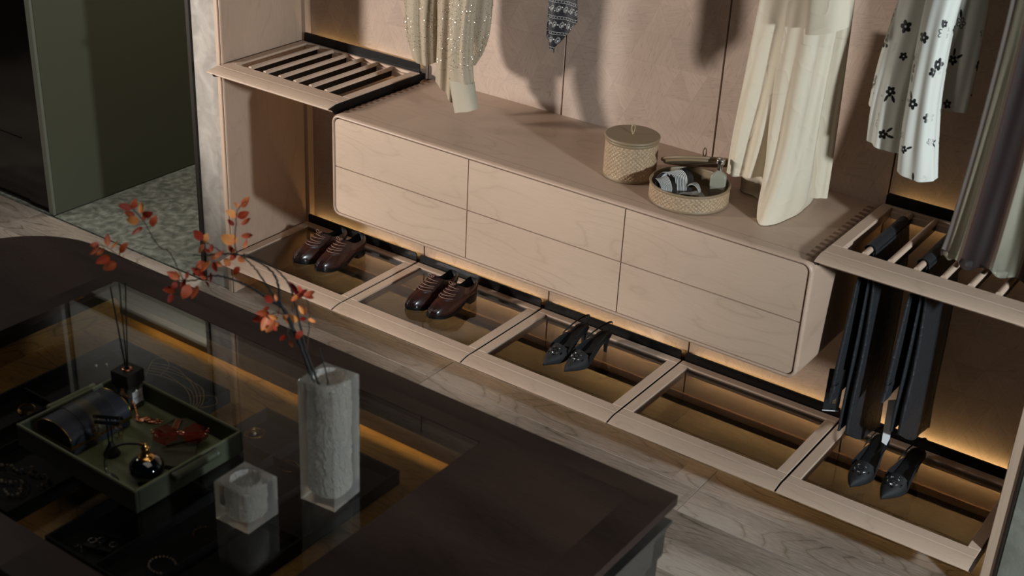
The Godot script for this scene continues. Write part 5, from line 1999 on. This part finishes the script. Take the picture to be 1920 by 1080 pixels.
func build_vase_things() -> void:
	var cg := solid_glass("cast_crystal", Color(0.95, 0.94, 0.91), 0.10, 0.03)
	var cw := solid_glass("rippled_crystal", Color(0.95, 0.94, 0.91), 0.42, 0.05)
	cw.uv1_triplanar = true
	cw.uv1_scale = Vector3(1, 0.6, 1) / 0.06
	relief(cw, "ripple", 0.3)
	crystal_block("crystal_vase", "tall square cast crystal vase holding the red-leaved branches, on the island glass", "vase", Vector3(2.164, TOP_Y, 2.2455), 0.09, 0.095, 0.318, 0.039, 0.026, cg, cw, 5)
	crystal_block("crystal_cube", "low cast crystal cube with a round well, next to the tall vase", "candle holder", Vector3(2.0745, TOP_Y, 2.4195), 0.03, 0.096, 0.104, 0.034, 0.018, cg, cw, 6)
	var t := thing("branches", "bare dark branches with orange-red leaves arching out of the crystal vase", "branches")
	var bark := mat("bark", Color(0.10, 0.105, 0.105), 0.7)
	var twig := mat("twig", Color(0.26, 0.17, 0.12), 0.7)
	for k in TWIGS:
		var pts := []
		for q in TWIGS[k][1]: pts.append(V(q))
		if k in ["main", "arc", "low", "lone"]:
			var i: float = ["main", "arc", "low", "lone"].find(k)
			pts.push_front(Vector3(2.164 + 0.012 * cos(i * 1.9), TOP_Y + 0.034, 2.2455 + 0.012 * sin(i * 1.9)))
		var c := spline(pts, 6)
		var rad := []
		for i in c.size():
			var u := float(i) / (c.size() - 1)
			rad.append(0.0013 * lerpf(TWIGS[k][0][0], TWIGS[k][0][1], pow(u, 0.8)) * (1.0 + 0.16 * sin(i * 2.3) * sin(i * 0.7)))
			if i > 0: c[i] += Vector3(sin(i * 1.7), cos(i * 2.3), sin(i * 2.9)) * 0.0009
		var mb := MB.new()
		mb.tube(c, rad, 7)
		part("branch" if TWIGS[k][0][0] > 1.5 else "twig", mb, bark if TWIGS[k][0][0] > 1.5 else twig, t)
	# four leaf shapes, cupped round a midrib
	var shapes := []
	for v in 4:
		var mb := MB.new()
		mb.colored = true
		var cols := []
		for lay in 2:
			var rows := []
			cols = []
			for i in 9:
				var u := i / 8.0
				var wd := 0.27 * pow(sin(PI * pow(u, 0.8)), 0.75) * (1.0 + 0.12 * v - 0.15) + 0.004
				var r := PackedVector3Array()
				var cc := PackedColorArray()
				for j in 7:
					var x := -1.0 + j / 3.0
					var y := 0.10 * x * x * (1.0 - 0.3 * v) + 0.16 * sin(u * PI * 0.9) * (v - 1.2) * 0.5 - lay * 0.012
					r.append(Vector3(x * wd, y, u))
					var base := Color(0.72, 0.15, 0.075).lerp(Color(0.86, 0.38, 0.15), clampf(abs(x) * 0.4 + 0.5 * sin(v * 2.0 + u * 3.0), 0, 1))
					if j == 3: base = base.lerp(Color(0.70, 0.42, 0.2), 0.5)
					cc.append(base)
				rows.append(r)
				cols.append(cc)
			mb.grid(rows, false, lay == 0, cols)
		shapes.append(mb.mesh())
	var mats := []
	for c in [Color(1.0, 0.95, 0.9), Color(0.85, 0.62, 0.55), Color(0.72, 0.36, 0.34), Color(1.1, 1.12, 0.95)]:
		var m := mat("leaf_%d" % mats.size(), c, 0.5)
		m.vertex_color_use_as_albedo = true
		m.backlight_enabled = true
		m.backlight = Color(0.30, 0.12, 0.06)
		mats.append(m)
	var r := RandomNumberGenerator.new()
	r.seed = 8
	for q in LEAVES:
		var a := Vector3(q[0], q[1], q[2]) * 0.001
		var b := Vector3(q[3], q[4], q[5]) * 0.001
		var z := (b - a).normalized()
		var len: float = clampf((b - a).length() * 1.2, 0.017, 0.036)
		var up := (Vector3(0.5, 0.55, 0.67) + Vector3(r.randf_range(-0.8, 0.8), r.randf_range(-0.6, 0.6), r.randf_range(-0.7, 0.7))).normalized()
		var x := up.cross(z).normalized()
		up = z.cross(x)
		var o := part_mesh("leaf", shapes[r.randi() % 4], mats[r.randi() % 4], t)
		o.transform = Transform3D(Basis(x * len, up * len, z * len), a)
		if r.randf() < 0.3:
			o.name = part_name("leaf", t)


# ---------------------------------------------------------------- jewellery under the glass
func beads(mb: MB, pts: Array, r: float, gap: float, per := 6, var_r := 0.0) -> void:
	var c := spline(pts, per)
	var acc := 0.0
	var k := 0
	mb.ball(c[0], r, 6)
	for i in range(1, c.size()):
		var d: float = (c[i] - c[i - 1]).length()
		while acc + d >= gap:
			var u: float = (gap - acc) / d
			c[i - 1] = c[i - 1].lerp(c[i], u)
			d = (c[i] - c[i - 1]).length()
			acc = 0.0
			k += 1
			mb.ball(c[i - 1], r * (1.0 + var_r * sin(k * 2.7)), 6)
		acc += d


func build_jewels() -> void:
	var vel := mat("black_velvet", Color(0.022, 0.017, 0.016), 0.8)
	var a := thing("jewellery_tray", "black jewellery tray under the island glass, left one below the green tray", "jewellery tray", Vector3(1.120, 0.7855, 1.985))
	lined_tray(a, 0.445, 0.70, 0.040, [0.135, 0.205], [0.06, 0.33], vel)
	var b := thing("jewellery_tray", "black jewellery tray under the island glass, below the crystal vase", "jewellery tray", Vector3(1.700, 0.7855, 1.985))
	lined_tray(b, 0.455, 0.70, 0.040, [0.16, 0.30], [0.14, 0.34], vel)
	var y := 0.7955
	var dull := mat("old_gold", Color(0.62, 0.48, 0.26), 0.28, 1.0)
	mat("pearl", Color(0.74, 0.68, 0.58), 0.2)
	# beaded chain heaped behind the tray
	var n1 := thing("bead_chain", "long heap of fine gold bead chain behind the green tray", "necklace", Vector3(0, 0.828, 0))
	var m := MB.new()
	beads(m, [Vector3(1.345, 0, 2.085), Vector3(1.300, 0.004, 2.020), Vector3(1.318, 0.006, 1.996), Vector3(1.356, 0.004, 2.012), Vector3(1.372, 0, 2.060)], 0.0017, 0.0040)
	for k in 5:
		beads(m, [Vector3(1.330 - 0.006 * k, 0.002, 2.075 - 0.012 * k), Vector3(1.385, 0.004 + 0.002 * k, 2.050 - 0.011 * k + 0.01), Vector3(1.450, 0.003, 2.056 - 0.010 * k + 0.010 * sin(k * 2.0)), Vector3(1.505, 0.002, 2.076 - 0.011 * k), Vector3(1.548, 0, 2.112 - 0.012 * k), Vector3(1.556 + 0.004 * k, 0, 2.140 - 0.01 * k)], 0.0017 if k % 2 == 0 else 0.0014, 0.0043 if k % 2 == 0 else 0.0034)
	beads(m, [Vector3(1.520, 0, 2.070), Vector3(1.560, 0.001, 2.040), Vector3(1.592, 0, 2.062), Vector3(1.575, 0, 2.100)], 0.0015, 0.0038)
	part("chain", m, dull, n1)
	# pearl strings at the front left
	var n2 := thing("pearl_necklace", "strings of pearls and gold beads at the front left of the display well", "necklace", Vector3(0, y + 0.0012, 0))
	m = MB.new()
	beads(m, [Vector3(1.340, 0, 2.585), Vector3(1.375, 0.002, 2.545), Vector3(1.410, 0, 2.545), Vector3(1.425, 0.001, 2.515), Vector3(1.447, 0, 2.535), Vector3(1.478, 0, 2.515), Vector3(1.505, 0, 2.530), Vector3(1.500, 0, 2.560)], 0.0042, 0.0125, 6, 0.35)
	beads(m, [Vector3(1.380, 0, 2.600), Vector3(1.430, 0, 2.590), Vector3(1.456, 0.002, 2.565), Vector3(1.475, 0, 2.585), Vector3(1.492, 0, 2.598), Vector3(1.477, 0, 2.618), Vector3(1.450, 0, 2.612)], 0.0040, 0.0120, 6, 0.35)
	part("pearls", m, M.pearl, n2)
	m = MB.new()
	beads(m, [Vector3(1.350, 0, 2.600), Vector3(1.400, 0.001, 2.570), Vector3(1.470, 0, 2.560), Vector3(1.500, 0, 2.610), Vector3(1.452, 0, 2.635)], 0.0016, 0.0036)
	part("fine_chain", m, dull, n2)
	for q in [["bead_bracelet", "round bead bracelet alone at the front of the display well", 1.953, 2.568, 0.032, 0.0030, 0.0085, "pearl"], ["bead_bracelet", "small gold bead bracelet beside the crystal cube, under the glass", 1.945, 2.432, 0.030, 0.0018, 0.0058, "old_gold"], ["gold_bangle", "thin gold bangle lying in a compartment behind the crystal cube", 1.902, 2.115, 0.027, 0.0, 0.0, "old_gold"], ["gold_bangle", "ribbed gold bangle at the far left, beside the tray handle", 1.200, 2.360, 0.026, 0.0, 0.0, "old_gold"]]:
		var o := thing(q[0], q[1], "bracelet", Vector3(q[2], y, q[3]))
		m = MB.new()
		var pts := []
		for i in 25:
			var an := TAU * i / 24.0
			pts.append(Vector3(q[4] * cos(an), 0.001, q[4] * 0.85 * sin(an)))
		if q[5] > 0: beads(m, pts, q[5], q[6], 2, 0.15)
		else:
			m.tube(pts, 0.0013, 7)
			if q[2] < 1.3:
				for k in 3:
					var p2 := []
					for p in pts: p2.append(p * (1.0 - 0.07 * k) + Vector3(0, 0.003 * k, 0))
					m.tube(p2, 0.0011, 7)
		part("band", m, M[q[7]], o)
	var br := thing("gold_brooch", "looped gold brooch with one pearl, between the green tray and the vase", "brooch", Vector3(1.742, y, 2.072))
	m = MB.new()
	for k in 4:
		var pts := []
		for i in 21:
			var an := TAU * i / 20.0
			pts.append(Vector3((0.020 + 0.004 * k) * cos(an), 0.003 + 0.004 * k * sin(an * 0.5), (0.012 + 0.004 * k) * sin(an)).rotated(Vector3.UP, 0.5 * k + 0.4))
		m.tube(pts, 0.0012, 6)
	part("loops", m, dull, br)
	m = MB.new()
	m.ball(Vector3(0, 0.008, 0), 0.005, 10)
	part("pearl", m, M.pearl, br)
	var er := thing("pearl_earrings", "two small pearl ear studs in the far corner compartment behind the diffuser", "earrings", Vector3(1.166, y, 2.092))
	m = MB.new()
	for q in [[-0.008, 0.010], [0.009, -0.012]]:
		m.ball(Vector3(q[0], 0.003, q[1]), 0.0045, 10)
		m.tube([Vector3(q[0], 0.003, q[1]), Vector3(q[0] + 0.010, 0.001, q[1] + 0.004)], 0.0008, 6)
	part("stud", m, M.pearl, er)
	# a small hanging stand with pendants, lying under the glass at the front
	var sd := thing("necklace_stand", "low black bar stand with crystal pendants under the glass, before the green tray", "jewellery stand", Vector3(1.800, y, 2.612), 0.3)
	m = MB.new()
	m.box(Vector3(0.0, 0.006, 0.012), Vector3(0.075, 0.010, 0.012), 0.001)
	m.box(Vector3(0.0, 0.014, -0.030), Vector3(0.070, 0.006, 0.008), 0.001)
	m.box(Vector3(0.0, 0.006, -0.008), Vector3(0.008, 0.010, 0.050), 0.001)
	part("stand", m, M.black_satin, sd)
	m = MB.new()
	for q in [[-0.030, -0.012], [-0.012, -0.020], [0.022, -0.016]]:
		var pts := []
		for i in 13:
			var an := TAU * i / 12.0
			pts.append(Vector3(q[0] + 0.009 * cos(an), 0.004, q[1] + 0.009 * sin(an)))
		m.tube(pts, 0.0014, 6)
	beads(m, [Vector3(0.030, 0.004, -0.03), Vector3(0.045, 0.002, -0.01), Vector3(0.035, 0.002, 0.018)], 0.0016, 0.0046)
	beads(m, [Vector3(-0.055, 0.002, 0.02), Vector3(-0.045, 0.004, 0.012), Vector3(-0.030, 0.002, 0.030)], 0.0032, 0.0072)
	part("pendants", m, M.steel, sd)


const TWIGS := {
	"main": [[3.4, 1.2], [[2153, 1168, 2271], [2134, 1203, 2264], [2097, 1264, 2255], [2069, 1301, 2252], [2046, 1333, 2250], [2031, 1353, 2249], [2017, 1385, 2240], [2001, 1411, 2237], [1973, 1430, 2244], [1934, 1444, 2262], [1906, 1446, 2279], [1872, 1441, 2304], [1844, 1439, 2324]]],
	"arc": [[2.6, 1.0], [[2159, 1169, 2266], [2131, 1221, 2255], [2103, 1264, 2250], [2081, 1308, 2241], [2050, 1366, 2229], [2034, 1392, 2225], [2007, 1417, 2229], [1981, 1432, 2238], [1957, 1441, 2249], [1933, 1448, 2261]]],
	"low": [[3.2, 1.1], [[2154, 1162, 2273], [2117, 1232, 2259], [2067, 1307, 2250], [2041, 1341, 2249], [2008, 1359, 2260], [1976, 1378, 2271], [1950, 1389, 2282], [1924, 1397, 2295], [1903, 1401, 2306], [1885, 1399, 2319], [1866, 1391, 2336], [1842, 1387, 2354], [1820, 1390, 2367]]],
	"mid": [[2.2, 0.9], [[2037, 1344, 2249], [2010, 1372, 2252], [1982, 1400, 2254], [1963, 1420, 2256], [1938, 1439, 2262], [1922, 1447, 2268]]],
	"up": [[1.3, 0.7], [[1922, 1447, 2268], [1912, 1468, 2264], [1903, 1505, 2249], [1897, 1533, 2237], [1907, 1553, 2220]]],
	"side": [[1.1, 0.7], [[1902, 1443, 2283], [1880, 1456, 2291], [1862, 1465, 2298], [1850, 1471, 2303]]],
	"far": [[1.0, 0.6], [[1842, 1387, 2354], [1801, 1441, 2351], [1783, 1449, 2359], [1761, 1469, 2362], [1739, 1496, 2361], [1709, 1523, 2366], [1703, 1529, 2367]]],
	"left": [[1.0, 0.5], [[1842, 1387, 2354], [1777, 1402, 2388], [1733, 1415, 2410], [1721, 1422, 2414], [1706, 1432, 2419], [1685, 1445, 2426], [1670, 1448, 2434], [1663, 1445, 2440]]],
	"right": [[1.2, 0.7], [[2105, 1265, 2249], [2100, 1288, 2239], [2088, 1338, 2219], [2074, 1365, 2214], [2060, 1376, 2217]]],
	"lone": [[1.6, 1.0], [[2176, 1164, 2258], [2161, 1205, 2245], [2143, 1240, 2237], [2126, 1269, 2232]]],
	"low2": [[1.2, 0.7], [[2047, 1330, 2251], [2029, 1335, 2260], [2015, 1328, 2273], [1998, 1321, 2288]]],
	"low3": [[1.1, 0.6], [[2061, 1310, 2253], [2060, 1295, 2262], [2073, 1280, 2261]]],
}
# each leaf: where it leaves the twig, where its tip is (millimetres)
const LEAVES := [
	[1719, 1530, 2377, 1699, 1536, 2391], [1701, 1519, 2358, 1698, 1536, 2350], [1737, 1522, 2369, 1733, 1542, 2362], [1730, 1512, 2360, 1748, 1521, 2349],
	[1709, 1507, 2363, 1694, 1515, 2375], [1731, 1503, 2369, 1710, 1504, 2382], [1738, 1503, 2362, 1733, 1516, 2357], [1746, 1487, 2350, 1744, 1504, 2335],
	[1744, 1491, 2372, 1730, 1477, 2387], [1664, 1445, 2429, 1652, 1445, 2441], [1685, 1453, 2446, 1672, 1437, 2456], [1690, 1450, 2429, 1685, 1472, 2423],
	[1670, 1435, 2421, 1659, 1423, 2434], [1694, 1443, 2422, 1698, 1455, 2409], [1725, 1443, 2424, 1730, 1459, 2408], [1701, 1429, 2430, 1684, 1418, 2453],
	[1707, 1413, 2421, 1686, 1399, 2436], [1722, 1432, 2423, 1719, 1444, 2416], [1858, 1473, 2306, 1838, 1487, 2308], [1849, 1461, 2297, 1853, 1479, 2289],
	[1850, 1457, 2294, 1845, 1439, 2304], [1869, 1443, 2297, 1864, 1456, 2287], [1875, 1447, 2303, 1862, 1452, 2305], [1890, 1531, 2224, 1881, 1541, 2230],
	[1894, 1533, 2221, 1901, 1552, 2207], [1900, 1519, 2244, 1883, 1531, 2254], [1896, 1516, 2237, 1913, 1527, 2223], [1890, 1496, 2243, 1879, 1507, 2248],
	[1911, 1504, 2241, 1922, 1516, 2228], [1917, 1480, 2248, 1936, 1485, 2237], [1920, 1473, 2271, 1894, 1483, 2280], [1905, 1461, 2259, 1898, 1478, 2253],
	[1920, 1451, 2245, 1922, 1468, 2240], [1908, 1443, 2262, 1898, 1457, 2266], [1908, 1441, 2257, 1901, 1427, 2268], [1914, 1420, 2283, 1898, 1430, 2281],
	[1927, 1416, 2267, 1920, 1401, 2276], [1937, 1448, 2281, 1952, 1441, 2277], [1846, 1398, 2367, 1825, 1410, 2378], [1842, 1396, 2364, 1827, 1406, 2362],
	[1841, 1391, 2372, 1838, 1380, 2383], [1846, 1392, 2349, 1839, 1372, 2360], [1833, 1383, 2338, 1830, 1391, 2333], [1843, 1373, 2376, 1821, 1373, 2389],
	[1824, 1356, 2373, 1827, 1343, 2385], [1850, 1378, 2345, 1848, 1354, 2362], [1870, 1377, 2336, 1865, 1354, 2350], [1839, 1362, 2361, 1842, 1359, 2361],
	[1878, 1397, 2322, 1854, 1412, 2334], [1875, 1415, 2317, 1864, 1419, 2329], [1869, 1428, 2314, 1859, 1417, 2327], [1869, 1432, 2297, 1885, 1436, 2287],
	[1896, 1448, 2309, 1907, 1458, 2297], [1887, 1434, 2314, 1876, 1414, 2328], [1888, 1431, 2306, 1899, 1415, 2309], [1878, 1420, 2291, 1891, 1415, 2287],
	[1891, 1410, 2317, 1896, 1393, 2325], [1884, 1394, 2324, 1874, 1400, 2333], [1881, 1389, 2325, 1884, 1378, 2322], [1863, 1409, 2325, 1853, 1398, 2333],
	[1897, 1427, 2273, 1894, 1412, 2278], [2044, 1361, 2223, 2063, 1379, 2196], [2047, 1369, 2212, 2028, 1390, 2217], [2063, 1376, 2215, 2053, 1390, 2218],
	[2073, 1376, 2221, 2087, 1384, 2206], [2060, 1376, 2226, 2053, 1364, 2235], [2068, 1372, 2209, 2085, 1369, 2206], [2081, 1336, 2228, 2068, 1351, 2230],
	[2077, 1331, 2220, 2076, 1345, 2219], [2094, 1333, 2236, 2087, 1332, 2240], [2091, 1328, 2228, 2104, 1322, 2220], [2089, 1305, 2245, 2087, 1292, 2259],
	[2004, 1319, 2263, 1978, 1309, 2290], [2025, 1340, 2278, 2005, 1340, 2294], [2019, 1331, 2277, 2018, 1305, 2296], [2027, 1322, 2267, 2018, 1292, 2282],
	[2045, 1330, 2272, 2028, 1335, 2281], [2029, 1326, 2256, 2025, 1341, 2244], [2034, 1314, 2242, 2059, 1316, 2230], [2036, 1316, 2263, 2029, 1302, 2270],
	[2051, 1308, 2283, 2044, 1311, 2285], [2067, 1298, 2273, 2058, 1287, 2280], [2056, 1274, 2253, 2066, 1261, 2253], [2056, 1333, 2269, 2065, 1342, 2265],
	[2017, 1356, 2260, 1999, 1365, 2262], [2019, 1350, 2272, 2013, 1346, 2275], [2025, 1360, 2254, 2021, 1371, 2254],
]
